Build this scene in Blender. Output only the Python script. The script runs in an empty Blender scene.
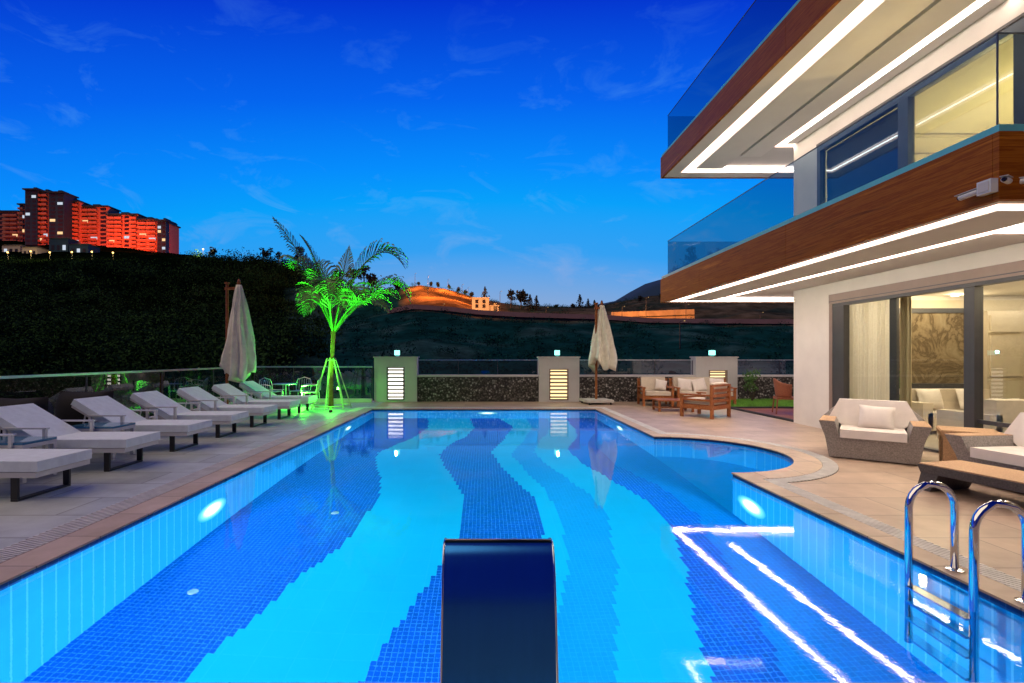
import bpy, bmesh, math, random
from mathutils import Vector, Matrix, noise as mnoise
random.seed(7)
PI = math.pi
R = math.radians
SC = bpy.context.scene
C = SC.collection
F, VX, HY, EYE = 490.0, 484.0, 357.0, 1.55      # measured from the photograph: focal length in px, vanishing point, eye height


def at(px, py, z=0.0):
    """ground point (height z) seen at a photograph pixel"""
    Y = F * (EYE - z) / (py - HY)
    return Vector(((px - VX) * Y / F, Y, z))


def atY(px, py, Y):
    return Vector(((px - VX) * Y / F, Y, EYE + (HY - py) * Y / F))


def lin(c):
    return tuple((v / 255 / 12.92) if v / 255 <= .04045 else ((v / 255 + .055) / 1.055) ** 2.4 for v in c)


# ------------------------------------------------------------------ materials
def new_mat(name):
    m = bpy.data.materials.new(name)
    m.use_nodes = True
    nt = m.node_tree
    nt.nodes.clear()
    out = nt.nodes.new('ShaderNodeOutputMaterial')
    return m, nt, out


def N(nt, t, **kw):
    n = nt.nodes.new(t)
    for k, v in kw.items():
        if k in n.inputs:
            n.inputs[k].default_value = v
        else:
            setattr(n, k, v)
    return n


def coords(nt, scale=(1, 1, 1), rot=(0, 0, 0)):
    tc = N(nt, 'ShaderNodeTexCoord')
    mp = N(nt, 'ShaderNodeMapping')
    mp.inputs['Scale'].default_value = scale
    mp.inputs['Rotation'].default_value = rot
    nt.links.new(tc.outputs['Object'], mp.inputs['Vector'])
    return mp.outputs['Vector']


def rgba(c):
    return (c[0], c[1], c[2], 1)


def mixcol(nt, fac, a, b):
    m = N(nt, 'ShaderNodeMix', data_type='RGBA')
    if hasattr(fac, 'links') or hasattr(fac, 'is_linked'):
        nt.links.new(fac, m.inputs[0])
    else:
        m.inputs[0].default_value = fac
    for i, v in ((6, a), (7, b)):
        if isinstance(v, tuple):
            m.inputs[i].default_value = rgba(v)
        else:
            nt.links.new(v, m.inputs[i])
    return m.outputs[2]


def ramp(nt, fac, stops, interp='LINEAR'):
    r = N(nt, 'ShaderNodeValToRGB')
    r.color_ramp.interpolation = interp
    el = r.color_ramp.elements
    while len(el) < len(stops):
        el.new(.5)
    for e, (p, c) in zip(el, stops):
        e.position = p
        e.color = rgba(c) if isinstance(c, tuple) else (c, c, c, 1)
    nt.links.new(fac, r.inputs[0])
    return r.outputs[0]


def basic(name, col, rough=.6, metal=0.0, var=.25, scale=6.0, bump=.0, bscale=None, stretch=(1, 1, 1), spec=.5, detail=5.0):
    m, nt, out = new_mat(name)
    b = N(nt, 'ShaderNodeBsdfPrincipled', Roughness=rough, Metallic=metal)
    b.inputs['Specular IOR Level'].default_value = spec
    v = coords(nt, stretch)
    n = N(nt, 'ShaderNodeTexNoise', Scale=scale, Detail=detail, Roughness=.6)
    nt.links.new(v, n.inputs['Vector'])
    lo = tuple(c * (1 - var) for c in col)
    hi = tuple(min(1, c * (1 + var)) for c in col)
    col_o = ramp(nt, n.outputs['Fac'], [(.3, lo), (.7, hi)])
    nt.links.new(col_o, b.inputs['Base Color'])
    if bump:
        n2 = N(nt, 'ShaderNodeTexNoise', Scale=bscale or scale * 6, Detail=3.0)
        nt.links.new(v, n2.inputs['Vector'])
        bp = N(nt, 'ShaderNodeBump', Strength=bump, Distance=.01)
        nt.links.new(n2.outputs['Fac'], bp.inputs['Height'])
        nt.links.new(bp.outputs['Normal'], b.inputs['Normal'])
    nt.links.new(b.outputs[0], out.inputs[0])
    return m


def emis(name, col, s):
    m, nt, out = new_mat(name)
    e = N(nt, 'ShaderNodeEmission', Strength=s)
    e.inputs[0].default_value = rgba(col)
    nt.links.new(e.outputs[0], out.inputs[0])
    return m


def tiles(name, col, grout, tw, th, mortar=.004, rough=.45, var=.12, offset=0.0, axes='XY', dirt=.25, bump=.15, spec=.5):
    """tiled surface; axes picks which object coordinates run along the tile width and height"""
    m, nt, out = new_mat(name)
    b = N(nt, 'ShaderNodeBsdfPrincipled', Roughness=rough)
    b.inputs['Specular IOR Level'].default_value = spec
    tc = N(nt, 'ShaderNodeTexCoord')
    sp = N(nt, 'ShaderNodeSeparateXYZ')
    nt.links.new(tc.outputs['Object'], sp.inputs[0])
    cb = N(nt, 'ShaderNodeCombineXYZ')
    if axes == 'SUM':                                     # vertical walls of any direction: x+y along, z up
        ad = N(nt, 'ShaderNodeMath', operation='ADD')
        nt.links.new(sp.outputs[0], ad.inputs[0])
        nt.links.new(sp.outputs[1], ad.inputs[1])
        nt.links.new(ad.outputs[0], cb.inputs[0])
        nt.links.new(sp.outputs[2], cb.inputs[1])
    else:
        nt.links.new(sp.outputs['XYZ'.index(axes[0])], cb.inputs[0])
        nt.links.new(sp.outputs['XYZ'.index(axes[1])], cb.inputs[1])
    br = N(nt, 'ShaderNodeTexBrick', Scale=1.0)
    br.offset = offset
    br.inputs['Mortar Size'].default_value = mortar
    br.inputs['Mortar Smooth'].default_value = .1
    br.inputs['Brick Width'].default_value = tw
    br.inputs['Row Height'].default_value = th
    br.inputs['Bias'].default_value = 0
    br.inputs['Color1'].default_value = rgba(tuple(c * (1 - var) for c in col))
    br.inputs['Color2'].default_value = rgba(tuple(min(1, c * (1 + var)) for c in col))
    br.inputs['Mortar'].default_value = rgba(grout)
    nt.links.new(cb.outputs[0], br.inputs['Vector'])
    n = N(nt, 'ShaderNodeTexNoise', Scale=1.3, Detail=6.0, Roughness=.65)
    nt.links.new(tc.outputs['Object'], n.inputs['Vector'])
    k = ramp(nt, n.outputs['Fac'], [(.3, 1 - dirt), (.7, 1.0)])
    rv = ramp(nt, n.outputs['Fac'], [(.35, min(1, rough * 1.2)), (.65, rough * .9)])
    nt.links.new(rv, b.inputs['Roughness'])
    mu = N(nt, 'ShaderNodeMix', data_type='RGBA', blend_type='MULTIPLY')
    mu.inputs[0].default_value = 1
    nt.links.new(br.outputs['Color'], mu.inputs[6])
    nt.links.new(k, mu.inputs[7])
    nt.links.new(mu.outputs[2], b.inputs['Base Color'])
    if bump:
        bp = N(nt, 'ShaderNodeBump', Strength=bump, Distance=.004)
        bp.invert = True
        nt.links.new(br.outputs['Fac'], bp.inputs['Height'])
        nt.links.new(bp.outputs[0], b.inputs['Normal'])
    nt.links.new(b.outputs[0], out.inputs[0])
    return m


def schlick(nt, r0, normal=None):
    lw = N(nt, 'ShaderNodeLayerWeight', Blend=.5)
    if normal is not None:
        nt.links.new(normal, lw.inputs['Normal'])
    pw_ = N(nt, 'ShaderNodeMath', operation='POWER')
    pw_.inputs[1].default_value = 5
    nt.links.new(lw.outputs['Facing'], pw_.inputs[0])
    ma = N(nt, 'ShaderNodeMath', operation='MULTIPLY_ADD')
    ma.inputs[1].default_value = 1 - r0
    ma.inputs[2].default_value = r0
    nt.links.new(pw_.outputs[0], ma.inputs[0])
    return ma


def glass(name, tint, refl=1.0, ior=1.5, rough=0.0):
    """thin pane: Fresnel mix of a tinted see-through and a mirror reflection"""
    m, nt, out = new_mat(name)
    fr = schlick(nt, ((ior - 1) / (ior + 1)) ** 2)
    tr = N(nt, 'ShaderNodeBsdfTransparent')
    tr.inputs[0].default_value = rgba(tint)
    gl = N(nt, 'ShaderNodeBsdfGlossy', Roughness=rough)
    gl.inputs[0].default_value = (.95, .97, 1, 1)
    mx = N(nt, 'ShaderNodeMixShader')
    mu = N(nt, 'ShaderNodeMath', operation='MULTIPLY')
    mu.use_clamp = True
    mu.inputs[1].default_value = refl
    nt.links.new(fr.outputs[0], mu.inputs[0])
    nt.links.new(mu.outputs[0], mx.inputs[0])
    nt.links.new(tr.outputs[0], mx.inputs[1])
    nt.links.new(gl.outputs[0], mx.inputs[2])
    nt.links.new(mx.outputs[0], out.inputs[0])
    return m


def wood(name, a, b_, grain=14.0, rough=.45, stretch=(.7, .7, 14)):
    m, nt, out = new_mat(name)
    b = N(nt, 'ShaderNodeBsdfPrincipled', Roughness=rough)
    b.inputs['Specular IOR Level'].default_value = .12
    v = coords(nt, stretch)
    n = N(nt, 'ShaderNodeTexNoise', Scale=1.0, Detail=8.0, Roughness=.7, Distortion=.4)
    nt.links.new(v, n.inputs['Vector'])
    c = ramp(nt, n.outputs['Fac'], [(.30, tuple(x * .6 for x in a)), (.46, tuple((x + y) / 2 for x, y in zip(a, b_))), (.52, a), (.66, b_)])
    nt.links.new(c, b.inputs['Base Color'])
    bp = N(nt, 'ShaderNodeBump', Strength=.12, Distance=.004)
    nt.links.new(n.outputs['Fac'], bp.inputs['Height'])
    nt.links.new(bp.outputs[0], b.inputs['Normal'])
    nt.links.new(b.outputs[0], out.inputs[0])
    return m


M = {}
M['deck_grey'] = tiles('grey deck tile', (.52, .57, .56), (.23, .24, .24), 1.2, .6, .008, .5, .16, .5, dirt=.4)
M['deck_beige'] = tiles('beige terrace tile', (.54, .40, .29), (.26, .19, .14), 1.2, .6, .006, .38, .11, .5, dirt=.3)
M['coping'] = tiles('coping stone', (.62, .47, .33), (.28, .21, .15), .6, .6, .006, .5, .1, dirt=.3)
M['grate'] = basic('white plastic grate', (.70, .68, .62), .5, var=.15)
M['channel'] = basic('dark drain channel', (.03, .03, .035), .8)
M['tile_light'] = tiles('pale blue pool tile', (.01, .66, .95), (.02, .68, .95), .3, .3, .004, .7, .02, dirt=.06, bump=.05, spec=.03)
M['tile_mid'] = tiles('mid blue pool tile', (.006, .38, .84), (.02, .46, .92), .05, .05, .003, .7, .05, dirt=.1, bump=.05, spec=.03)
M['tile_dark'] = tiles('dark blue mosaic', (.001, .045, .50), (.06, .28, .90), .05, .05, .0035, .7, .2, dirt=.15, bump=.05, spec=.03)
M['tile_dim'] = tiles('dimmed blue pool tile', (.002, .17, .66), (.02, .30, .82), .05, .05, .003, .7, .08, dirt=.12, bump=.05, spec=.03)  # mid tile darkened to stand for the less lit right side
M['tile_wall'] = tiles('pool wall tile', (.03, .42, .86), (.14, .60, .95), .12, 3.2, .008, .7, .05, axes='SUM', dirt=.1, bump=.05, spec=.03)
M['tile_edge'] = tiles('dark waterline tile', (.004, .05, .22), (.02, .1, .3), .1, .1, .005, .3, .2, axes='SUM')
M['render_white'] = basic('white render', (.72, .68, .63), .85, var=.05, scale=2, bump=.15, bscale=60)
M['pillar_render'] = basic('pillar render', (.60, .58, .56), .85, var=.07, scale=2, bump=.2, bscale=60)
M['soffit'] = basic('soffit paint', (.80, .80, .80), .8, var=.04, scale=1.5)
M['soffit_grey'] = basic('grey soffit paint', (.68, .68, .68), .8, var=.04, scale=1.5)
M['fascia'] = wood('fascia wood', (.22, .055, .001), (.50, .18, .014), stretch=(.5, .5, 15))
M['teak'] = wood('teak', (.26, .085, .03), (.50, .20, .08), stretch=(6, 6, 6))
M['wood_deck'] = tiles('brown deck boards', (.34, .11, .04), (.08, .025, .012), 2.4, .14, .008, .5, .2, .5, axes='YX')
M['frame'] = basic('anthracite frame', (.045, .045, .05), .4, var=.1)
M['frame_brown'] = basic('bronze shutter box', (.24, .17, .14), .45, var=.08)
M['frame_blue'] = basic('slate window frame', (.06, .09, .13), .4, var=.1)
M['alu'] = basic('brushed aluminium', (.55, .60, .62), .3, .9, var=.08, scale=4, stretch=(1, 1, 20))
M['turq'] = basic('railing channel with sky reflection', (.14, .62, .70), .35, 0.0, var=.08)  # aluminium; the turquoise sky reflection is put into its colour
M['steel'] = basic('polished steel', (.72, .74, .76), .08, 1.0, var=.03)
M['blade'] = basic('dark brushed steel', (.035, .23, .68), .24, .95, var=.05, scale=2, stretch=(12, 1, 1))
M['black_metal'] = basic('black metal', (.012, .012, .013), .4, var=.1)
M['white_metal'] = basic('white painted metal', (.62, .62, .60), .35, var=.04)
M['cushion'] = basic('pale grey cushion fabric', (.76, .85, .87), .9, var=.07, scale=9, bump=.55, bscale=16)
M['cream'] = basic('cream cushion fabric', (.62, .54, .43), .9, var=.07, scale=9, bump=.25, bscale=120)
M['white_fabric'] = basic('white cushion fabric', (.74, .68, .62), .9, var=.06, scale=7, bump=.3, bscale=120)
M['canvas'] = basic('parasol canvas', (.84, .82, .66), .9, var=.12, scale=6, bump=.3, bscale=40)
M['canvas_blue'] = basic('pale teal parasol cover', (.40, .52, .50), .9, var=.12, scale=6, bump=.3, bscale=40)
M['stone_white'] = basic('white stone base', (.55, .53, .48), .8, var=.1)
M['rattan'] = basic('grey rattan weave', (.31, .285, .26), .75, var=.30, scale=60, bump=.6, bscale=150, detail=2)
M['rattan_dark'] = basic('charcoal rattan weave', (.085, .080, .082), .7, var=.35, scale=60, bump=.6, bscale=150, detail=2)
M['rattan_tan'] = basic('tan rattan weave', (.47, .29, .16), .7, var=.25, scale=70, bump=.5, bscale=150, detail=2)
M['rattan_red'] = basic('brown wicker weave', (.28, .09, .04), .7, var=.4, scale=60, bump=.5, bscale=120, detail=2)
M['blue_glass'] = basic('blue glass table top', (.05, .18, .30), .06, var=.1)
M['curtain'] = basic('white curtain fabric', (.75, .73, .66), .9, var=.05, scale=3, stretch=(6, 6, .4))
def sheer(name, col):
    m, nt, out = new_mat(name)
    d = N(nt, 'ShaderNodeBsdfDiffuse')
    d.inputs[0].default_value = rgba(col)
    t_ = N(nt, 'ShaderNodeBsdfTranslucent')
    t_.inputs[0].default_value = rgba(col)
    mx = N(nt, 'ShaderNodeMixShader', Fac=.5)
    nt.links.new(d.outputs[0], mx.inputs[1])
    nt.links.new(t_.outputs[0], mx.inputs[2])
    nt.links.new(mx.outputs[0], out.inputs[0])
    return m


M['curtain'] = sheer('sheer white curtain', (.85, .82, .74))
M['beige_curtain'] = basic('sand curtain fabric', (.52, .44, .26), .9, var=.08, scale=3, stretch=(6, 6, .4))
M['room_wall'] = basic('cream room wall', (.60, .53, .40), .85, var=.03)
M['room_floor'] = basic('pale room floor', (.45, .40, .33), .25, var=.06)
M['panel_cream'] = basic('cream cabinet paint', (.50, .43, .32), .5, var=.04)
M['trunk'] = basic('palm trunk bark', (.26, .085, .04), .9, var=.4, scale=12, bump=.8)
M['stake'] = basic('pale wooden stake', (.50, .46, .32), .8, var=.15)
M['bark'] = basic('tree bark', (.06, .045, .03), .9, var=.3)
M['frond'] = basic('palm leaf', (.10, .19, .04), .5, var=.35, scale=5)
M['leaf_dark'] = basic('dark foliage', (.006, .010, .006), .8, var=.6, scale=.5)
M['leaf_mid'] = basic('hill scrub foliage', (.022, .052, .017), .95, var=1.0, scale=.085, spec=0, detail=2)
M['scrub_teal'] = basic('teal hill shrub', (.008, .048, .044), .95, var=.9, scale=.3, spec=0)
M['leaf_bright'] = basic('shrub leaf', (.07, .16, .03), .7, var=.4, scale=6)
M['lawn'] = basic('lawn blade', (.14, .36, .04), .8, var=.4, scale=5)
M['soil'] = basic('garden soil', (.05, .05, .03), .9, var=.3)
M['bulb_cyan'] = emis('post lamp glow', (.30, 1.0, .90), 2.4)
M['louvre_glow'] = emis('louvre light panel', (1.0, .74, .36), 1.7)
M['louvre_white'] = emis('white louvre light panel', (1.0, .93, .80), 2.6)
M['led'] = emis('soffit light strip', (1.0, .90, .76), 35.0)
M['led_upper'] = emis('upper soffit light strip', (1.0, .93, .80), 25.0)
M['led_glow'] = emis('added glow beside light strip', (1.0, .60, .46), 6.5)  # imitates the soft glow spreading from the strips
M['downlight'] = emis('ceiling downlight', (1.0, .80, .48), 14)
M['pool_lens_halo'] = emis('pool light lens', (.75, .97, 1.0), 9)
def halo_lens():  # oversized lens; the halo around the lamp is painted as a gradient
    m, nt, out = new_mat('pool light halo lens')
    tc_ = N(nt, 'ShaderNodeTexCoord')
    mp_ = N(nt, 'ShaderNodeMapping')
    mp_.inputs['Scale'].default_value = (1 / .32, 1 / .32, 1)
    nt.links.new(tc_.outputs['Object'], mp_.inputs['Vector'])
    ln = N(nt, 'ShaderNodeVectorMath', operation='LENGTH')
    nt.links.new(mp_.outputs[0], ln.inputs[0])
    c = ramp(nt, ln.outputs['Value'], [(0, (4, 4, 4)), (.4, (2.4, 2.8, 2.8)), (.7, (.35, 1.3, 1.5)), (1.0, (.01, .55, 1.05))])
    e = N(nt, 'ShaderNodeEmission', Strength=1.0)
    nt.links.new(c, e.inputs[0])
    nt.links.new(e.outputs[0], out.inputs[0])
    return m


M['pool_lens_halo'] = halo_lens()
M['green_lens'] = emis('green spot lens', (.1, 1, .05), 2)
M['street_glow'] = emis('street lamp glow', (1.0, .62, .25), .55)
M['path_glow'] = emis('path lamp glow', (1.0, .60, .16), 5)
M['lit_window'] = emis('lit far window', (1.0, .62, .30), 1.2)
M['white_window'] = emis('cool lit far window', (.75, .85, 1.0), .8)
M['pane'] = glass('door glass', (.86, .88, .84), 1.6)
M['pane_dark'] = glass('upper window glass', (.62, .70, .74), 2.6)
M['rail_glass'] = glass('blue tinted railing glass', (.36, .46, .52), 1.0)
M['fence_glass'] = glass('fence glass', (.66, .74, .76), 3.0)
M['apt_pale'] = basic('pale apartment render', (.34, .19, .14), .9, var=.08, scale=.2)
M['apt_slab'] = basic('apartment balcony slab', (.36, .18, .13), .9, var=.1, scale=.2)
M['apt_dark'] = basic('dark apartment cladding', (.0012, .032, .085), .7, var=.15, scale=.2)
M['apt_window'] = basic('dark apartment window', (.02, .015, .02), .3)
M['far_white'] = basic('far house render', (.48, .45, .42), .9, var=.1, scale=.3)
M['sand_wall'] = basic('sandstone retaining wall', (.50, .33, .19), .95, var=.25, scale=.5)
M['road'] = basic('road asphalt', (.06, .055, .055), .85, var=.2)
M['parapet'] = basic('light trail pink parapet', (.42, .24, .22), .9, var=.15, scale=.4)
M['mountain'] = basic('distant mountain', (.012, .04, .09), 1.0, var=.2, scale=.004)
M['cctv'] = basic('white camera casing', (.70, .74, .75), .3, var=.03)
M['lens'] = basic('black camera lens', (.01, .01, .012), .1)
M['book'] = basic('dark tabletop object', (.05, .06, .08), .4)


def pebble_mat():
    m, nt, out = new_mat('pebble wall')
    b = N(nt, 'ShaderNodeBsdfPrincipled', Roughness=.7)
    v = coords(nt)
    vo = N(nt, 'ShaderNodeTexVoronoi', Scale=17.0)
    nt.links.new(v, vo.inputs['Vector'])
    sp = N(nt, 'ShaderNodeSeparateColor')
    nt.links.new(vo.outputs['Color'], sp.inputs[0])
    c = ramp(nt, sp.outputs[0], [(0, (.04, .035, .03)), (.45, (.13, .11, .095)), (.8, (.24, .21, .18)), (1, (.52, .49, .44))])
    dk = ramp(nt, vo.outputs['Distance'], [(.25, 1.0), (.62, .15)])
    mu = N(nt, 'ShaderNodeMix', data_type='RGBA', blend_type='MULTIPLY')
    mu.inputs[0].default_value = 1
    nt.links.new(c, mu.inputs[6])
    nt.links.new(dk, mu.inputs[7])
    nt.links.new(mu.outputs[2], b.inputs['Base Color'])
    bp = N(nt, 'ShaderNodeBump', Strength=.8, Distance=.02)
    bp.invert = True
    nt.links.new(vo.outputs['Distance'], bp.inputs['Height'])
    nt.links.new(bp.outputs[0], b.inputs['Normal'])
    nt.links.new(b.outputs[0], out.inputs[0])
    return m


M['pebble'] = pebble_mat()


def marble_mat():
    m, nt, out = new_mat('veined marble panel')
    b = N(nt, 'ShaderNodeBsdfPrincipled', Roughness=.2)
    v = coords(nt)
    n = N(nt, 'ShaderNodeTexNoise', Scale=1.6, Detail=7.0, Roughness=.6, Distortion=1.4)
    nt.links.new(v, n.inputs['Vector'])
    c = ramp(nt, n.outputs['Fac'], [(.3, (.23, .19, .13)), (.44, (.17, .13, .08)), (.5, (.085, .06, .035)), (.56, (.18, .14, .085)), (.75, (.27, .22, .15))])
    nt.links.new(c, b.inputs['Base Color'])
    nt.links.new(b.outputs[0], out.inputs[0])
    return m


M['marble'] = marble_mat()


def vcol_mat(name, rough=.95, var=.5, scale=.25):
    m, nt, out = new_mat(name)
    b = N(nt, 'ShaderNodeBsdfDiffuse')
    a = N(nt, 'ShaderNodeVertexColor', layer_name='soil')
    n = N(nt, 'ShaderNodeTexNoise', Scale=scale, Detail=8.0, Roughness=.7)
    nt.links.new(coords(nt), n.inputs['Vector'])
    k = ramp(nt, n.outputs['Fac'], [(.32, .35), (.68, 1.3)])
    mu = N(nt, 'ShaderNodeMix', data_type='RGBA', blend_type='MULTIPLY')
    mu.inputs[0].default_value = 1
    nt.links.new(a.outputs['Color'], mu.inputs[6])
    nt.links.new(k, mu.inputs[7])
    nt.links.new(mu.outputs[2], b.inputs['Color'])
    nt.links.new(b.outputs[0], out.inputs[0])
    return m


M['hill'] = vcol_mat('hillside soil and scrub')


def water_mat():
    m, nt, out = new_mat('self glowing pool water')
    v = coords(nt)
    n = N(nt, 'ShaderNodeTexNoise', Scale=3.6, Detail=5.0, Roughness=.65)
    nt.links.new(v, n.inputs['Vector'])
    bp = N(nt, 'ShaderNodeBump', Strength=.030, Distance=.022)
    nt.links.new(n.outputs['Fac'], bp.inputs['Height'])
    fr = schlick(nt, .022, bp.outputs[0])
    tr = N(nt, 'ShaderNodeBsdfRefraction', IOR=1.33, Roughness=0.0)
    tr.inputs[0].default_value = (.95, .99, 1, 1)
    nt.links.new(bp.outputs[0], tr.inputs['Normal'])
    gl = N(nt, 'ShaderNodeBsdfGlossy', Roughness=0.0)
    nt.links.new(bp.outputs[0], gl.inputs['Normal'])
    mx = N(nt, 'ShaderNodeMixShader')
    nt.links.new(fr.outputs[0], mx.inputs[0])
    nt.links.new(tr.outputs[0], mx.inputs[1])
    nt.links.new(gl.outputs[0], mx.inputs[2])
    nt.links.new(mx.outputs[0], out.inputs[0])
    # glow emitted by the volume itself, added in place of scattered lamp light
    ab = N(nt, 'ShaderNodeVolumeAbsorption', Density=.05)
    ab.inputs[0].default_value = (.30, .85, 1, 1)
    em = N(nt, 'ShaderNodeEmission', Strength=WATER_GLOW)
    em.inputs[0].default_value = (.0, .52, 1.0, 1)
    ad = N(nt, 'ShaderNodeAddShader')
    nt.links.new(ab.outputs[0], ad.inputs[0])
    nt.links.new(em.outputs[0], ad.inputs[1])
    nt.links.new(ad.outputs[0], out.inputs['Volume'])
    try:
        m.cycles.homogeneous_volume = True
    except Exception:
        pass
    return m


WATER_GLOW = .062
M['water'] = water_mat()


# ------------------------------------------------------------------ mesh helpers
class MB:
    def __init__(self):
        self.bm = bmesh.new()

    def box(self, x0, x1, y0, y1, z0, z1, mi=0, mat=None):
        vs = [self.bm.verts.new((x, y, z)) for z in (z0, z1) for y in (y0, y1) for x in (x0, x1)]
        for f in ((0, 2, 3, 1), (4, 5, 7, 6), (0, 1, 5, 4), (2, 6, 7, 3), (0, 4, 6, 2), (1, 3, 7, 5)):
            fc = self.bm.faces.new([vs[i] for i in f])
            fc.material_index = mi
        if mat is not None:
            for v in vs:
                v.co = mat @ v.co
        return vs

    def frustum(self, a, b, mi=0):
        """block between a bottom loop and a top loop (lists of points, counter-clockwise from above)"""
        va = [self.bm.verts.new(p) for p in a]
        vb = [self.bm.verts.new(p) for p in b]
        n = len(a)
        fs = [self.bm.faces.new(list(reversed(va))), self.bm.faces.new(vb)]
        for i in range(n):
            j = (i + 1) % n
            fs.append(self.bm.faces.new((va[i], va[j], vb[j], vb[i])))
        for f in fs:
            f.material_index = mi
        return va + vb

    def quad(self, *ps, mi=0):
        f = self.bm.faces.new([self.bm.verts.new(p) for p in ps])
        f.material_index = mi
        return f

    def tube(self, pts, r, seg=8, closed=False, cap=True):
        pts = [Vector(p) for p in pts]
        rs = r if isinstance(r, (list, tuple)) else [r] * len(pts)
        rings = []
        up = None
        for i, p in enumerate(pts):
            if closed:
                t = pts[(i + 1) % len(pts)] - pts[i - 1]
            else:
                t = pts[min(i + 1, len(pts) - 1)] - pts[max(i - 1, 0)]
            t.normalize()
            if up is None:
                up = Vector((0, 0, 1)) if abs(t.z) < .9 else Vector((1, 0, 0))
            a = t.cross(up)
            if a.length < 1e-4:
                a = t.cross(Vector((.3, 1, .2)))
            a.normalize()
            b = t.cross(a)
            up = -b if False else up
            rings.append([self.bm.verts.new(p + rs[i] * (math.cos(2 * PI * k / seg) * a + math.sin(2 * PI * k / seg) * b)) for k in range(seg)])
        n = len(rings)
        for i in range(n if closed else n - 1):
            A, B = rings[i], rings[(i + 1) % n]
            for k in range(seg):
                self.bm.faces.new((A[k], A[(k + 1) % seg], B[(k + 1) % seg], B[k]))
        if cap and not closed:
            self.bm.faces.new(rings[0])
            self.bm.faces.new(list(reversed(rings[-1])))

    def lathe(self, prof, seg=20, cx=0, cy=0, fold=None):
        rings = []
        for r, z in prof:
            ring = []
            for k in range(seg):
                a = 2 * PI * k / seg
                rr = r * (fold(a, z) if fold else 1)
                ring.append(self.bm.verts.new((cx + rr * math.cos(a), cy + rr * math.sin(a), z)))
            rings.append(ring)
        for i in range(len(rings) - 1):
            A, B = rings[i], rings[i + 1]
            for k in range(seg):
                self.bm.faces.new((A[k], A[(k + 1) % seg], B[(k + 1) % seg], B[k]))
        self.bm.faces.new(list(reversed(rings[0])))
        self.bm.faces.new(rings[-1])

    def pillow(self, w, h, t, mat=None, n=12):
        g = []
        for s in (1, -1):
            rows = []
            for i in range(n + 1):
                row = []
                for j in range(n + 1):
                    u, v = 2 * i / n - 1, 2 * j / n - 1
                    e = max(0, (1 - abs(u) ** 2.6) * (1 - abs(v) ** 2.6)) ** .55
                    k = 1 - .06 * (1 - abs(u)) * abs(v) ** 3
                    q = 1 - .06 * (1 - abs(v)) * abs(u) ** 3
                    p = Vector((u * w / 2 * q, s * e * t / 2, v * h / 2 * k))
                    if mat is not None:
                        p = mat @ p
                    row.append(self.bm.verts.new(p))
                rows.append(row)
            g.append(rows)
            for i in range(n):
                for j in range(n):
                    q = (rows[i][j], rows[i + 1][j], rows[i + 1][j + 1], rows[i][j + 1])
                    self.bm.faces.new(q if s == -1 else tuple(reversed(q)))

    def build(self, name, mats, parent=None, bevel=0, smooth=False, merge=False, segs=2):
        if merge:
            bmesh.ops.remove_doubles(self.bm, verts=self.bm.verts, dist=1e-4)
        if bevel:
            es = [e for e in self.bm.edges if len(e.link_faces) == 2 and e.calc_face_angle(0) > .5]
            bmesh.ops.bevel(self.bm, geom=es, offset=bevel, segments=segs, affect='EDGES', profile=.6)
        bmesh.ops.recalc_face_normals(self.bm, faces=self.bm.faces)
        me = bpy.data.meshes.new(name)
        self.bm.to_mesh(me)
        self.bm.free()
        if not isinstance(mats, (list, tuple)):
            mats = [mats]
        for m in mats:
            me.materials.append(m)
        if smooth or bevel:
            for p in me.polygons:
                p.use_smooth = True
            if not smooth or smooth == 'angle':
                try:
                    me.set_sharp_from_angle(angle=R(40))
                except Exception:
                    pass
        o = bpy.data.objects.new(name, me)
        C.objects.link(o)
        if parent:
            o.parent = parent
        return o


def tag(o, label=None, cat=None, group=None, kind=None):
    if label:
        o['label'] = label
    if cat:
        o['category'] = cat
    if group:
        o['group'] = group
    if kind:
        o['kind'] = kind
    return o


def thing(name, label, cat, loc=(0, 0, 0), rz=0, group=None):
    o = bpy.data.objects.new(name, None)
    o.empty_display_size = .2
    C.objects.link(o)
    o.location = loc
    o.rotation_euler = (0, 0, rz)
    return tag(o, label, cat, group)


def node(name, parent, loc=(0, 0, 0), rz=0):
    o = bpy.data.objects.new(name, None)
    C.objects.link(o)
    o.parent = parent
    o.location = loc
    o.rotation_euler = (0, 0, rz)
    return o


def copy_tree(o, parent=None):
    c = o.copy()
    C.objects.link(c)
    if parent:
        c.parent = parent
    for ch in [x for x in bpy.data.objects if x.parent == o]:
        copy_tree(ch, c)
    return c


def light(name, kind, loc, power, col, size=.1, rot=None, parent=None, **kw):
    l = bpy.data.lights.new(name, kind)
    l.energy = power
    l.color = col
    if kind == 'AREA':
        l.shape = 'RECTANGLE'
        l.size, l.size_y = size if isinstance(size, tuple) else (size, size)
    elif kind in ('POINT', 'SPOT'):
        l.shadow_soft_size = size
    for k, v in kw.items():
        setattr(l, k, v)
    o = bpy.data.objects.new(name, l)
    C.objects.link(o)
    o.location = loc
    if rot is not None:
        o.rotation_euler = rot
    if parent:
        o.parent = parent
    return o


def aim(o, target):
    d = Vector(target) - o.location
    o.rotation_euler = d.to_track_quat('-Z', 'Y').to_euler()


# ------------------------------------------------------------------ camera, world, render settings
cam = bpy.data.cameras.new('camera')
cam.sensor_width = 36
cam.lens = F / 1024 * 36
cam.shift_x = (512 - VX) / 1024
cam.shift_y = (HY - 341.5) / 1024
cam.clip_start = .05
cam.clip_end = 8000
co = bpy.data.objects.new('camera', cam)
C.objects.link(co)
co.location = (0, 0, EYE)
co.rotation_euler = (R(90), 0, 0)
SC.camera = co

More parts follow.
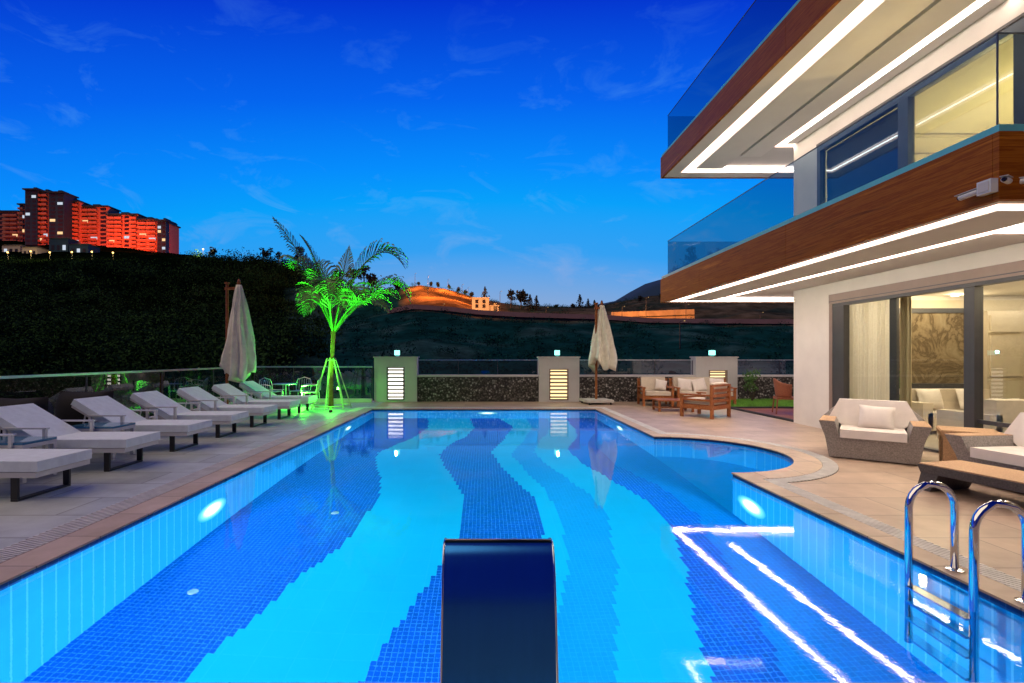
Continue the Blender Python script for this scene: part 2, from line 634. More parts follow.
SC.render.engine = 'CYCLES'
cy = SC.cycles
cy.use_denoising = True
try:
    cy.denoiser = 'OPENIMAGEDENOISE'
    cy.denoising_input_passes = 'RGB_ALBEDO_NORMAL'
except Exception:
    pass
cy.max_bounces = 8
cy.diffuse_bounces = 3
cy.glossy_bounces = 4
cy.transmission_bounces = 4
cy.transparent_max_bounces = 24
cy.volume_bounces = 0
cy.caustics_reflective = False
cy.caustics_refractive = False
cy.sample_clamp_indirect = 6
cy.use_light_tree = True
cy.use_adaptive_sampling = True
cy.adaptive_threshold = .012
SC.view_settings.view_transform = 'Standard'
SC.view_settings.look = 'None'
SC.view_settings.exposure = 0
SC.view_settings.gamma = 1

W = bpy.data.worlds.new('World')
SC.world = W
W.use_nodes = True
nt = W.node_tree
nt.nodes.clear()
wo = N(nt, 'ShaderNodeOutputWorld')
tc = N(nt, 'ShaderNodeTexCoord')
nm = N(nt, 'ShaderNodeVectorMath', operation='NORMALIZE')
nt.links.new(tc.outputs['Generated'], nm.inputs[0])
sp = N(nt, 'ShaderNodeSeparateXYZ')
nt.links.new(nm.outputs[0], sp.inputs[0])
el_ = N(nt, 'ShaderNodeMath', operation='MULTIPLY_ADD')
el_.inputs[1].default_value = -.55
el_.inputs[2].default_value = .55
nt.links.new(sp.outputs[1], el_.inputs[0])
ez = N(nt, 'ShaderNodeMath', operation='ADD')
nt.links.new(sp.outputs[2], ez.inputs[0])
nt.links.new(el_.outputs[0], ez.inputs[1])
base = ramp(nt, ez.outputs[0], [(0.0, lin((146, 158, 204))), (.12, lin((130, 168, 218))), (.225, lin((50, 160, 242))), (.33, lin((0, 160, 250))),
                                (.40, lin((0, 140, 252))), (.53, lin((0, 100, 238))), (.70, lin((0, 50, 206))), (.90, lin((0, 24, 140))), (1.0, lin((0, 16, 100)))])
# wispy clouds
mp = N(nt, 'ShaderNodeMapping')
mp.inputs['Scale'].default_value = (3.6, 3.6, 8.5)
mp.inputs['Rotation'].default_value = (R(8), R(-18), R(20))
nt.links.new(nm.outputs[0], mp.inputs['Vector'])
n1 = N(nt, 'ShaderNodeTexNoise', Scale=2.1, Detail=9.0, Roughness=.62, Distortion=.7)
nt.links.new(mp.outputs[0], n1.inputs['Vector'])
cl = ramp(nt, n1.outputs['Fac'], [(.54, 0.0), (.80, 1.0)])
fade = ramp(nt, sp.outputs[2], [(.02, .85), (.2, .6), (.40, .34), (.6, .05)])
mu = N(nt, 'ShaderNodeMath', operation='MULTIPLY')
nt.links.new(cl, mu.inputs[0])
nt.links.new(fade, mu.inputs[1])
ccol = ramp(nt, sp.outputs[2], [(.0, lin((176, 168, 208))), (.16, lin((146, 172, 222))), (.3, lin((96, 176, 240)))])
skyc = mixcol(nt, mu.outputs[0], base, ccol)
# below the horizon: dark ground tone
lt = N(nt, 'ShaderNodeMath', operation='LESS_THAN')
lt.inputs[1].default_value = -.002
nt.links.new(sp.outputs[2], lt.inputs[0])
skyc2 = mixcol(nt, lt.outputs[0], skyc, (.010, .016, .030))
bg = N(nt, 'ShaderNodeBackground', Strength=1.0)
nt.links.new(skyc2, bg.inputs[0])
sk = N(nt, 'ShaderNodeTexSky')
sk.sky_type = 'NISHITA'
sk.sun_disc = False
sk.sun_elevation = R(2.0)
sk.sun_rotation = R(242)
bg2 = N(nt, 'ShaderNodeBackground', Strength=.003)
nt.links.new(sk.outputs[0], bg2.inputs[0])
ads = N(nt, 'ShaderNodeAddShader')
nt.links.new(bg.outputs[0], ads.inputs[0])
nt.links.new(bg2.outputs[0], ads.inputs[1])
nt.links.new(ads.outputs[0], wo.inputs[0])

sun = light('twilight_sun', 'SUN', (0, 0, 30), 1.5, (1.0, .76, .50))
sun.data.angle = R(70)
sun.rotation_euler = (R(36), 0, R(-72))

# ------------------------------------------------------------------ terrain
KPX = [-900, -400, 0, 100, 170, 200, 260, 300, 340, 380, 415, 450, 480, 520, 600, 640, 700, 820, 1600]
KY = [50, 110, 122, 165, 240, 290]
KT = {-900: [368, 318, 312, 285, 255, 238], -400: [368, 318, 312, 285, 255, 238], 0: [368, 318, 312, 285, 257, 239], 100: [368, 318, 312, 283, 257, 246],
      170: [368, 320, 314, 285, 262, 252], 200: [368, 318, 312, 283, 262, 256], 260: [368, 318, 310, 282, 261, 268], 300: [368, 322, 315, 285, 268, 285],
      340: [370, 325, 320, 296, 287, 298], 380: [370, 318, 315, 295, 292, 300], 415: [370, 311, 308, 284, 292, 302], 450: [370, 313, 310, 290, 298, 304],
      480: [370, 316, 314, 299, 303, 306], 520: [370, 318, 316.5, 306, 308, 310], 600: [370, 320, 319, 309, 307, 307], 640: [370, 323, 322, 307, 299, 298],
      700: [370, 324, 322.5, 300, 292, 292], 820: [370, 325, 323, 298, 290, 290], 1600: [370, 322, 320, 298, 290, 290]}


def sstep(t):
    t = max(0, min(1, t))
    return t * t * (3 - 2 * t)


def ktab(px):
    for a, b in zip(KPX, KPX[1:]):
        if px <= b:
            t = max(0, (px - a) / (b - a))
            return [p + (q - p) * t for p, q in zip(KT[a], KT[b])]
    return KT[KPX[-1]]


def gz(X, Y, rough=True):
    px = VX + F * X / max(Y, 8)
    ys = ktab(px)
    keys = [(17.6, -1.6), (30, -4.5)] + [(k, EYE + (HY - y) * k / F) for k, y in zip(KY, ys)]
    keys += [(350, keys[-1][1] - 9), (460, -20)]
    if Y <= keys[0][0]:
        z = keys[0][1]
    else:
        z = keys[-1][1]
        for (a, za), (b, zb) in zip(keys, keys[1:]):
            if Y <= b:
                t = (Y - a) / (b - a)
                z = za + (zb - za) * t
                break
    if rough and Y > 30:
        w = min(1, (Y - 30) / 30)
        road = 1 - max(0, 1 - abs(Y - 116) / 9) if px > 385 else 1
        z += w * road * (mnoise.noise(Vector((X * .06, Y * .06, 0))) * 1.3 + mnoise.noise(Vector((X * .2, Y * .2, 3))) * .45)
    return z


def hill_col(X, Y):
    px = VX + F * X / max(Y, 8)
    n = mnoise.noise(Vector((X * .05, Y * .05, 7))) * .5 + mnoise.noise(Vector((X * .16, Y * .16, 2))) * .5
    green = (.0015, .004, .002)
    teal = (.005, .040, .046)
    bare = (.035, .085, .095)
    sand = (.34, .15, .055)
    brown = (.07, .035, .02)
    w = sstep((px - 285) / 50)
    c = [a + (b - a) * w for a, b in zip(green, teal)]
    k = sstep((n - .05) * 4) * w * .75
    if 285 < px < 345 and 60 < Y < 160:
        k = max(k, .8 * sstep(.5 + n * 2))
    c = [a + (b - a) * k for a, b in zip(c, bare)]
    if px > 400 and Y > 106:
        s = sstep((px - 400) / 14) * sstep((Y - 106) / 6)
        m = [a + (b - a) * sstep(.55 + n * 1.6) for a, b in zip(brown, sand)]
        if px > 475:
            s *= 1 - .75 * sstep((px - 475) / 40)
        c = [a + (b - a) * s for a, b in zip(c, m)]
    return (*c, 1)


bm = bmesh.new()
us = [-2.9 + i * (5.4 / 230) for i in range(231)]
ys_ = []
y = 17.6
while y < 460:
    ys_.append(y)
    y += max(.9, y * .022) if y > 30 else 3
grid = [[bm.verts.new((u * Y, Y, gz(u * Y, Y))) for u in us] for Y in ys_]
for i in range(len(ys_) - 1):
    for j in range(len(us) - 1):
        bm.faces.new((grid[i][j], grid[i][j + 1], grid[i + 1][j + 1], grid[i + 1][j]))
me = bpy.data.meshes.new('hillside')
bm.to_mesh(me)
bm.free()
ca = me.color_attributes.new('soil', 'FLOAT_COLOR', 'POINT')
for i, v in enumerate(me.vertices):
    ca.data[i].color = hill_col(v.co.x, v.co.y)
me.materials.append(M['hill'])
for p in me.polygons:
    p.use_smooth = True
hill = bpy.data.objects.new('hillside', me)
C.objects.link(hill)
tag(hill, kind='structure')

b = MB()
b.quad((-4000, -4000, -21), (4000, -4000, -21), (4000, 6000, -21), (-4000, 6000, -21))
tag(b.build('ground', basic('far ground', (.02, .025, .02), 1.0, scale=.01)), kind='structure')

# distant mountain
b = MB()
prof = [(520, 312), (570, 309), (600, 304), (615, 301), (630, 292), (645, 284), (662, 279), (690, 268), (730, 262), (790, 268), (860, 285), (960, 300), (1100, 312)]
Ym = 1900
rows = []
for k, (dy, f_) in enumerate(((0, 0.0), (120, .55), (260, .9), (420, 1.0), (900, .2))):
    row = []
    for px, py in prof:
        top = atY(px, py, Ym + 420)
        row.append(b.bm.verts.new((top.x, Ym + dy, -21 + (top.z + 21) * f_)))
    rows.append(row)
for A, B in zip(rows, rows[1:]):
    for i in range(len(prof) - 1):
        b.bm.faces.new((A[i], A[i + 1], B[i + 1], B[i]))
tag(b.build('mountain', M['mountain'], smooth=True), kind='structure')

# road along the hill with a parapet whose pink stands in for a light trail
b = MB()
pts = []
for px in range(392, 1200, 12):
    X = (px - VX) * 116 / F
    pts.append((X, gz(X, 111, False), gz(X, 116, False)))
for (xa, _, za), (xb, _, zb) in zip(pts, pts[1:]):
    b.quad((xa, 111, za + .5), (xb, 111, zb + .5), (xb, 120, zb + .6), (xa, 120, za + .6))
    b.quad((xa, 111, za - 1.5), (xb, 111, zb - 1.5), (xb, 111, zb + .5), (xa, 111, za + .5))
tag(b.build('road', M['road'], merge=True), kind='structure')
b = MB()
for (xa, _, za), (xb, _, zb) in zip(pts, pts[1:]):
    b.frustum([(xa, 110.6, za - .4), (xb, 110.6, zb - .4), (xb, 110.97, zb - .4), (xa, 110.97, za - .4)],
              [(xa, 110.6, za + .62), (xb, 110.6, zb + .62), (xb, 110.97, zb + .62), (xa, 110.97, za + .62)])
tag(b.build('light_trail_parapet', M['parapet'], merge=True), 'long low parapet coloured pink for the light trail along the hill road', 'wall')

# sandstone retaining wall lit orange, and the hill house
w0, w1 = atY(612, 322, 124), atY(695, 324, 124)
rt = thing('retaining_wall', 'long orange lit sandstone retaining wall beside the road, under the dark ridge', 'wall', (0, 0, 0))
b = MB()
segx = [w0.x + (w1.x - w0.x) * i / 12 for i in range(13)]
for i in range(12):
    t = i / 12
    ztop = EYE + (HY - (312 - 3.0 * t)) * 124 / F
    zt2 = EYE + (HY - (312 - 3.0 * (i + 1) / 12)) * 124 / F
    zb = gz(segx[i], 124, False) - 2
    b.frustum([(segx[i], 124, zb), (segx[i + 1], 124, zb), (segx[i + 1], 125, zb), (segx[i], 125, zb)],
              [(segx[i], 124.4, ztop), (segx[i + 1], 124.4, zt2), (segx[i + 1], 125, zt2), (segx[i], 125, ztop)])
b.build('wall', M['sand_wall'], rt, merge=True)
b = MB()
for i in range(12):
    ztop = EYE + (HY - (312 - 3.0 * i / 12)) * 124 / F - 1.55
    zt2 = EYE + (HY - (312 - 3.0 * (i + 1) / 12)) * 124 / F - 1.6
    b.frustum([(segx[i], 124.1, ztop), (segx[i + 1], 124.1, zt2), (segx[i + 1], 124.35, zt2), (segx[i], 124.35, ztop)],
              [(segx[i], 124.1, ztop + .22), (segx[i + 1], 124.1, zt2 + .22), (segx[i + 1], 124.35, zt2 + .22), (segx[i], 124.35, ztop + .22)])
b.build('ledge', M['bark'], rt, merge=True)

p0 = atY(472, 310, 126)
hh = thing('hill_house', 'small flat roofed house lit orange beside the hill road', 'house', (0, 0, 0))
X0, X1 = atY(472, 310, 126).x, atY(489, 310, 126).x
zb = gz(X0, 126, False) - 1
zt = EYE + (HY - 298.5) * 126 / F
b = MB()
b.box(X0, X1, 126, 131, zb, zt)
X2 = atY(498.5, 310, 126).x
b.box(X1 + .02, X2, 126.4, 130, zb, zt - 1.9)
b.build('wall', M['far_white'], hh)
b = MB()
b.box(X0 - .15, X1 + .15, 125.85, 131.15, zt + .01, zt + .28)
b.box(X1 + .17, X2 + .12, 126.2, 130.1, zt - 1.89, zt - 1.65)
b.build('roof', M['far_white'], hh)
for (fx, fz) in ((.2, .25), (.62, .25), (.62, .62), (.2, .62)):
    b = MB()
    xx = X0 + (X1 - X0) * fx
    b.box(xx, xx + .75, 125.93, 126.05, zb + 1 + (zt - zb - 1) * fz, zb + 1.9 + (zt - zb - 1) * fz)
    b.build('window', M['apt_window'], hh)
b = MB()
b.box(X1 + 1.2, X1 + 2.0, 126.33, 126.45, zb, zb + 3.0)
b.build('door', M['apt_window'], hh)

# sodium lights on the hill and along its road
ORANGE = (1.0, .36, .08)


def street_lamp(px, py_top, Y, label, power, col=ORANGE, h=None, glow='street_glow', hs=1.0):
    p = atY(px, py_top, Y)
    zg = gz(p.x, Y)
    h = h or max(1.5, p.z - zg)
    t = thing('street_lamp', label, 'street lamp', (p.x, Y, zg - .2), 0, 'street lamps on the hills')
    b = MB()
    b.tube([(0, 0, 0), (0, 0, h)], [.09, .05], 6)
    b.tube([(0, 0, h), (.35, -.5, h + .12)], .04, 6)
    b.build('pole', M['black_metal'], t)
    b = MB()
    b.lathe([(.03 * hs, h + .14 * hs), (.11 * hs, h + .09 * hs), (.09 * hs, h - .1 * (hs - 1))], 10, .4, -.6)
    b.build('lamp_head', M[glow], t)
    light('street_light', 'POINT', (.4, -3.6, h - .9), power, col, 0.0, parent=t, specular_factor=0.0)
    return t


street_lamp(415, 285, 158, 'street lamp with bright orange head at the left end of the sandy ridge', 7000, h=4.5)
street_lamp(448, 279, 162, 'tall thin street lamp standing above the middle of the sandy ridge', 6000)
street_lamp(468, 287, 160, 'thin street lamp on the sandy ridge above the orange house', 4000)
street_lamp(428, 293, 142, 'added lamp lighting the lower sandy slope near the palm fronds', 9000, h=6)  # this lamp and the next are added to light the slope
street_lamp(462, 298, 140, 'added lamp lighting the sandy slope left of the orange house', 7000, h=5)
street_lamp(500, 291, 121, 'street lamp beside the orange lit hill house', 5000)
street_lamp(443, 304, 121, 'short street lamp beside the hill road, left of the orange house', 9000)
street_lamp(546, 307, 118.5, 'street lamp by the hill road between house and folded parasol', 1300)
street_lamp(646, 297, 120, 'tall street lamp in front of the orange retaining wall', 2600)
street_lamp(622, 306, 119, 'street lamp at the left end of the orange retaining wall', 2400)
street_lamp(686, 304, 119, 'street lamp at the right end of the orange retaining wall', 2600)
street_lamp(760, 312, 119, 'street lamp on the hill road under the balcony', 1500)
# lights along the left hill
for px, py, lab in ((8, 252, 'yellow path lamp on the dark hill at the left edge of the photo'), (31, 252, 'yellow path lamp below the tallest tower, second from the left'), (50, 253, 'bright yellow path lamp under the low dark villas'),
                    (72, 254, 'bright yellow path lamp below the red apartment block'), (92, 256, 'bright yellow path lamp left of the hedge under the red block'), (113, 257, 'rightmost bright yellow path lamp below the red apartments')):
    street_lamp(px, py, 232, lab, 3800, (1, .62, .2), h=3.4, glow='path_glow', hs=3.2)
street_lamp(203, 252, 262, 'white starry street lamp alone on the forest ridge', 9000, (1, .85, .5), h=5, glow='path_glow', hs=3.5)
street_lamp(680, 331, 70, 'thin grey pole on the dark slope below the orange retaining wall', 0, h=4.2)

# ------------------------------------------------------------------ apartment complex, floodlit red
def apartment(px0, px1, ytop, Y, label, style='red', floors=9, rz=0.0, dep=9):
    a, c = atY(px0, ytop, Y), atY(px1, ytop, Y)
    wd = c.x - a.x
    zg = min(gz(a.x, Y), gz(c.x, Y)) - 4
    h = a.z - zg
    t = thing('apartment_block', label, 'apartment building', (a.x, Y, zg), rz, 'apartment blocks on the hill')
    b = MB()
    b.box(0, wd, 0, dep, 0, h)
    b.build('wall', M['apt_dark'] if style == 'dark' else M['apt_pale'], t)
    b = MB()
    b.box(-.7, wd + .7, -1.1, dep + .7, h + .01, h + .7)
    b.box(wd * .3, wd * .55, 3, 8, h + .71, h + 2.6)
    b.build('roof', M['apt_dark'], t)
    fh = h / (floors + 1.2)
    n = max(2, int(wd / 4.2))
    bw = wd / n
    b = MB()
    b.box(bw * .2, bw * .8, -.14, -.02, fh * .18, fh * .78)
    w0_ = b.build('window', M['apt_window'], t)
    b = MB()
    b.box(.15, bw - .15, -1.5, -.16, -.1, .12)
    b.box(.15, bw - .15, -1.5, -1.42, .121, 1.0)
    b0_ = b.build('balcony', M['apt_slab'], t) if style != 'dark' else None
    first = True
    for k in range(floors):
        z = h - (k + 1) * fh
        for i in range(n):
            for src in (w0_, b0_):
                if src is None or (src is b0_ and i % 3 == 2):
                    continue
                o = src if first else src.copy()
                if not first:
                    C.objects.link(o)
                    o.parent = t
                o.location = (i * bw, 0, z)
            first = False
    nl = 2 if style == 'red' else 4
    rnd = random.Random(px0)
    for k in range(nl):
        i, f_ = rnd.randrange(n), rnd.randrange(1, floors - 1)
        z = h - (f_ + 1) * fh
        b = MB()
        b.box(i * bw + bw * .15, i * bw + bw * .85, -.22, -.145, z + fh * .2, z + fh * .8)
        o = b.build('window', M['lit_window'] if k % 2 == 0 else M['white_window'], t)
        o['label'] = 'lit window'
    return t


AY = 285
apartment(-40, 19, 212, AY + 4, 'dim red apartment wing at the left edge of the photo', 'red', 7)
apartment(19.5, 25, 205, AY + 2, 'narrow pink lit stair block left of the tall tower', 'red', 8)
apartment(25, 37, 190, AY - 6, 'left dark blue slab of the tallest hill tower', 'dark', 13)
apartment(37.3, 48.7, 192, AY - 4, 'red lit middle bay of the tallest tower between dark slabs', 'red', 12)
apartment(49, 64, 193, AY - 6, 'right dark blue slab of the tallest hill tower', 'dark', 13)
apartment(64.4, 80, 202, AY + 1, 'red lit apartment bay right beside the tall dark tower', 'red', 11)
apartment(80.3, 108, 207, AY + 3, 'wide red lit apartment block in the middle of the row', 'red', 10)
apartment(108.3, 138, 215, AY + 2, 'red lit apartment block right of the middle, one storey lower', 'red', 9)
apartment(138.3, 157, 220, AY + 1, 'red lit apartment block near the right end of the row', 'red', 8)
apartment(157.3, 166, 221, AY - 1, 'dark end block with white lit windows at right of row', 'dark', 8)
apartment(166.3, 169.5, 224, AY + 2, 'narrow red last block at the right end of the row', 'red', 8)
RED = (1.0, .075, .018)
for px, tx, pw in ((4, 4, 5000), (42, 43, 16000), (70, 72, 26000), (92, 94, 30000), (112, 112, 26000), (128, 130, 26000), (148, 148, 24000), (170, 170, 8000)):
    Yl = AY - 24
    X = (px - VX) * Yl / F
    o = light('red_floodlight', 'SPOT', (X, Yl, gz(X, Yl) + 3.5), pw * 1.8, RED, .6, spot_size=R(95), spot_blend=.6)
    aim(o, ((tx - VX) * AY / F, AY, gz((tx - VX) * AY / F, AY) + 11))

# low dark villas below the apartments
for k, (px0, px1, yt, Y, lab) in enumerate(((2, 20, 243, 252, 'low dark villa under the left apartment wing'), (22, 37, 245, 250, 'low dark villa with pale wall below the tallest tower'), (49, 68, 236, 256, 'dark gabled villa in front of the red block'), (69, 88, 242, 254, 'lower dark villa to the right of the gabled one'))):
    a, c = atY(px0, yt, Y), atY(px1, yt, Y)
    zg = min(gz(a.x, Y), gz(c.x, Y)) - 2
    t = thing('hill_villa', lab, 'house', (a.x, Y, zg), 0, 'low villas under the apartments')
    wd, h = c.x - a.x, a.z - zg
    b = MB()
    b.box(0, wd, 0, 8, 0, h - 1.2)
    b.build('wall', M['apt_dark'] if k > 1 else M['far_white'], t)
    b = MB()
    b.frustum([(-.5, -.5, h - 1.19), (wd + .5, -.5, h - 1.19), (wd + .5, 8.5, h - 1.19), (-.5, 8.5, h - 1.19)],
              [(wd * .3, 3.5, h), (wd * .7, 3.5, h), (wd * .7, 4.5, h), (wd * .3, 4.5, h)])
    b.build('roof', M['bark'], t)
    for i in range(3):
        b = MB()
        b.box(wd * (.12 + .3 * i), wd * (.28 + .3 * i), -.1, -.01, h * .3, h * .55)
        b.build('window', M['white_window'] if (i + k) % 4 == 0 else M['apt_window'], t)


# ------------------------------------------------------------------ vegetation
def leaf_quads(bm, c, r, n, s, rnd, flat=1.0):
    for _ in range(n):
        d = Vector((rnd.gauss(0, 1), rnd.gauss(0, 1), rnd.gauss(0, 1)))
        d.normalize()
        q = d * (rnd.random() ** .45)
        p = Vector((c[0] + q.x * r[0], c[1] + q.y * r[1], c[2] + q.z * r[2]))
        a = Vector((rnd.gauss(0, 1), rnd.gauss(0, 1), rnd.gauss(0, 1) * flat)).normalized()
        e = a.cross(Vector((rnd.gauss(0, 1), rnd.gauss(0, 1), rnd.gauss(0, 1)))).normalized()
        k = s * (.6 + .8 * rnd.random())
        bm.faces.new([bm.verts.new(p + a * k), bm.verts.new(p + e * k * .55), bm.verts.new(p - a * k), bm.verts.new(p - e * k * .55)])


def far_tree(px, ytop, ybase, Y, kind, label, wpx=None, n=240):
    top, bot = atY(px, ytop, Y), atY(px, ybase, Y)
    zg = gz(top.x, Y) - .5
    zg = min(zg, bot.z)
    h = top.z - zg
    rnd = random.Random(int(px * 13 + ytop))
    t = thing('cypress_tree' if kind == 'cypress' else 'pine_tree' if kind == 'pine' else 'round_tree', label, 'tree', (top.x, Y, zg), 0, 'trees on the far ridges')
    b = MB()
    b.tube([(0, 0, 0), (.05, 0, h * .5), (0, 0, h * .9)], [.03 * h + .05, .02 * h + .04, .02], 6)
    for k in range(4):
        a = rnd.random() * 6.28
        b.tube([(0, 0, h * (.35 + .1 * k)), (math.cos(a) * h * .16, math.sin(a) * h * .16, h * (.5 + .1 * k))], [.05, .02], 5)
    b.build('trunk', M['bark'], t)
    b = MB()
    w = (wpx or (ybase - ytop) * .8) * Y / F / 2
    if kind == 'cypress':
        for k in range(9):
            f = k / 8
            leaf_quads(b.bm, (0, 0, h * (.12 + .84 * f)), (w * (1.05 - f) + .1, w * (1.05 - f) + .1, h * .08), n // 9, h * .05 + .05, rnd)
    elif kind == 'pine':
        for k in range(7):
            a, q = rnd.random() * 6.28, rnd.random()
            leaf_quads(b.bm, (math.cos(a) * w * .7 * q, math.sin(a) * w * .5, h * (.5 + .45 * rnd.random())), (w * .42, w * .42, h * .12), n // 7, h * .05 + .05, rnd)
    else:
        for k in range(6):
            a, q = rnd.random() * 6.28, rnd.random()
            leaf_quads(b.bm, (math.cos(a) * w * .5 * q, math.sin(a) * w * .4, h * (.5 + .3 * rnd.random())), (w * .6, w * .6, h * .24), n // 6, h * .07 + .06, rnd)
    b.build('crown', M['leaf_dark'], t)
    return t


TREES = [
    (213, 247, 258, 262, 'round', 'small dark tree on the ridge just right of the starry lamp'),
    (263, 248, 264, 238, 'pine', 'dark ragged pine on the ridge, left one of three left of the palm'),
    (270, 249, 264, 236, 'pine', 'dark ragged pine on the ridge, middle one of three left of palm'),
    (279, 252, 266, 234, 'pine', 'small dark pine on the ridge, right one of three left of palm'),
    (298, 246, 270, 214, 'pine', 'tall dark pine on the ridge behind the left palm frond'),
    (318, 268, 288, 205, 'round', 'dark round tree on the ridge behind the palm crown'),
    (352, 268, 294, 198, 'pine', 'dark pine showing between the palm fronds'),
    (364, 266, 294, 196, 'pine', 'tall dark pine right of the palm crown, between its fronds'),
    (374, 274, 294, 196, 'round', 'dark bushy tree on the ridge under the right palm fronds'),
    (396, 280, 296, 194, 'round', 'dark round tree left of the sandy ridge'),
    (485, 287, 303, 160, 'cypress', 'pointed cypress on the ridge above the orange house'),
    (511, 290, 310, 150, 'pine', 'left tree of the bushy pair right of the orange house'),
    (521, 288, 310, 152, 'round', 'right bushy tree lit orange beside the hill house'),
    (530, 295, 310, 148, 'cypress', 'left cypress of the pair right of the bushy trees'),
    (536.5, 296, 310, 148, 'cypress', 'right cypress of the pair right of the bushy trees'),
    (580, 295, 310, 170, 'cypress', 'tall cypress just left of the folded parasol on the middle ridge'),
    (588, 299, 310, 170, 'cypress', 'short cypress touching the top of the middle parasol'),
    (594.5, 300, 310, 172, 'cypress', 'cypress directly behind the top of the middle parasol'),
    (602, 301, 310, 172, 'cypress', 'cypress just right of the middle parasol top'),
    (573, 303, 311, 172, 'round', 'low round tree left of the tall ridge cypress'),
    (556, 304, 311, 172, 'round', 'low round tree on ridge between the cypress pair and parasol'),
    (418, 281.5, 287, 166, 'round', 'tiny round tree at the left end of the sandy ridge'),
    (431, 281.5, 287, 166, 'round', 'tiny round tree on the sandy ridge, second from the left'),
    (438, 282, 288, 166, 'round', 'tiny round tree on the sandy ridge, third from the left'),
    (449, 284, 290, 166, 'round', 'tiny round tree on the sandy ridge beside the tall lamp'),
    (458.5, 287, 294, 166, 'round', 'tiny round tree on the sandy ridge, fifth from the left'),
    (465, 289, 296, 166, 'round', 'tiny round tree on the sandy ridge, sixth from the left'),
    (471, 291, 299, 166, 'round', 'tiny round tree on the sandy ridge above the house roof'),
    (662, 292, 303, 200, 'round', 'dark round tree on the ridge just under the balcony corner'),
    (640, 295, 303, 200, 'round', 'dark round tree on the ridge above the retaining wall'),
]
for tr in TREES:
    far_tree(*tr)

# forest and scrub over the slopes: one mass
rnd = random.Random(3)
b = MB()
b_mid = MB()
cnt = 0
while cnt < 3400:
    Y = 34 + 226 * rnd.random() ** 1.2
    px = -260 + 1080 * rnd.random()
    X = (px - VX) * Y / F
    z = gz(X, Y)
    left = px < 262 + 90 * rnd.random() - (Y < 70) * 20
    if not left:
        if px > 640 and rnd.random() < .3:
            continue
        if 108 < Y < 150 and px > 400 and rnd.random() < .93:
            continue
        if 285 < px < 345 and rnd.random() < .5:
            continue
    if Y > 214 and px < 185:
        continue
    s = (1.1 + 1.9 * rnd.random()) if left else (.4 + 1.0 * rnd.random() ** 2)
    if left and Y > 150:
        s *= 1.4
    if left and rnd.random() < .14:
        s *= 1.9
    leaf_quads(b.bm if left else b_mid.bm, (X, Y, z + s * .4), (s * 1.2, s * 1.2, s * .8), (260 if Y < 90 else 130) if left else 60, min(s * .13, .10 + Y * .0013), rnd)
    cnt += 1
tag(b.build('hillside_scrub', M['leaf_mid']), 'dark forest covering the left hill behind the sun loungers', 'forest', kind='stuff')
tag(b_mid.build('slope_shrubs', M['scrub_teal']), 'dark teal scrub dotted over the middle slope below the road', 'scrub', kind='stuff')

# ------------------------------------------------------------------ terrace, pool
PX, PY0, PY1 = 3.3, 2.3, 14.5
BC, BR = (3.3, 8.0), 1.5


def outline(off=0.0, seg=28, offr=None, ro=None):
    """pool outline, counter-clockwise; off = outward offset"""
    r_ = off if offr is None else offr
    ro = off if ro is None else ro
    R2 = BR + ro
    a = math.asin(min(1, 0)) if r_ == 0 else math.acos(min(1, r_ / R2))
    pts = [(-PX - off, PY0 - off), (PX + r_, PY0 - off)]
    a0 = -a if r_ else -PI / 2
    for i in range(seg + 1):
        t = a0 + (-2 * a0) * i / seg
        pts.append((BC[0] + R2 * math.cos(t), BC[1] + R2 * math.sin(t)))
    pts += [(PX + r_, PY1 + off), (-PX - off, PY1 + off)]
    return pts


def ring_sheet(outer, inner, z, name, mat, parent=None, tri=True):
    bm = bmesh.new()
    es = []
    for loop in (outer, inner):
        vs = [bm.verts.new((p[0], p[1], z)) for p in loop]
        es += [bm.edges.new((vs[i], vs[(i + 1) % len(vs)])) for i in range(len(vs))]
    bmesh.ops.triangle_fill(bm, use_beauty=True, use_dissolve=False, edges=es, normal=(0, 0, 1))
    for f in bm.faces:
        if f.normal.z < 0:
            f.normal_flip()
    me = bpy.data.meshes.new(name)
    bm.to_mesh(me)
    bm.free()
    me.materials.append(mat)
    o = bpy.data.objects.new(name, me)
    C.objects.link(o)
    if parent:
        o.parent = parent
    return o


# right terrace and left deck as sheets butted at the middle of the far and near sides
deck_out = outline(.10)
xm = 0.0
L = [(-8.05, -6), (-PX - .1, -6), (-PX - .1, 17.35), (-8.05, 17.35)]
b = MB()
b.quad((-8.05, -6, 0), (-PX - .1, -6, 0), (-PX - .1, 17.35, 0), (-8.05, 17.35, 0))
b.quad((-8.05, -6, 0), (-8.05, 17.35, 0), (-8.05, 17.35, -2.5), (-8.05, -6, -2.5))
b.quad((-8.05, 17.35, 0), (-PX - .1, 17.35, 0), (-PX - .1, 17.35, -2.5), (-8.05, 17.35, -2.5))
tag(b.build('left_deck', M['deck_grey']), kind='structure')
# terrace: outer rectangle minus pool (the pool side on the left is shared with the grey deck)
bm = bmesh.new()
loop = [(-PX - .1, -6), (14, -6), (14, 17.35), (-PX - .1, 17.35), (-PX - .1, PY1 + .1)] + list(reversed([p for p in deck_out[1:-1]])) + [(-PX - .1, PY0 - .1)]
vs = [bm.verts.new((p[0], p[1], 0)) for p in loop]
es = [bm.edges.new((vs[i], vs[(i + 1) % len(vs)])) for i in range(len(vs))]
bmesh.ops.triangle_fill(bm, use_beauty=True, use_dissolve=False, edges=es, normal=(0, 0, 1))
me = bpy.data.meshes.new('terrace')
for f in bm.faces:
    f.normal_update()
    if f.normal.z < 0:
        f.normal_flip()
bm.to_mesh(me)
bm.free()
me.materials.append(M['deck_beige'])
o = bpy.data.objects.new('terrace', me)
C.objects.link(o)
tag(o, kind='structure')

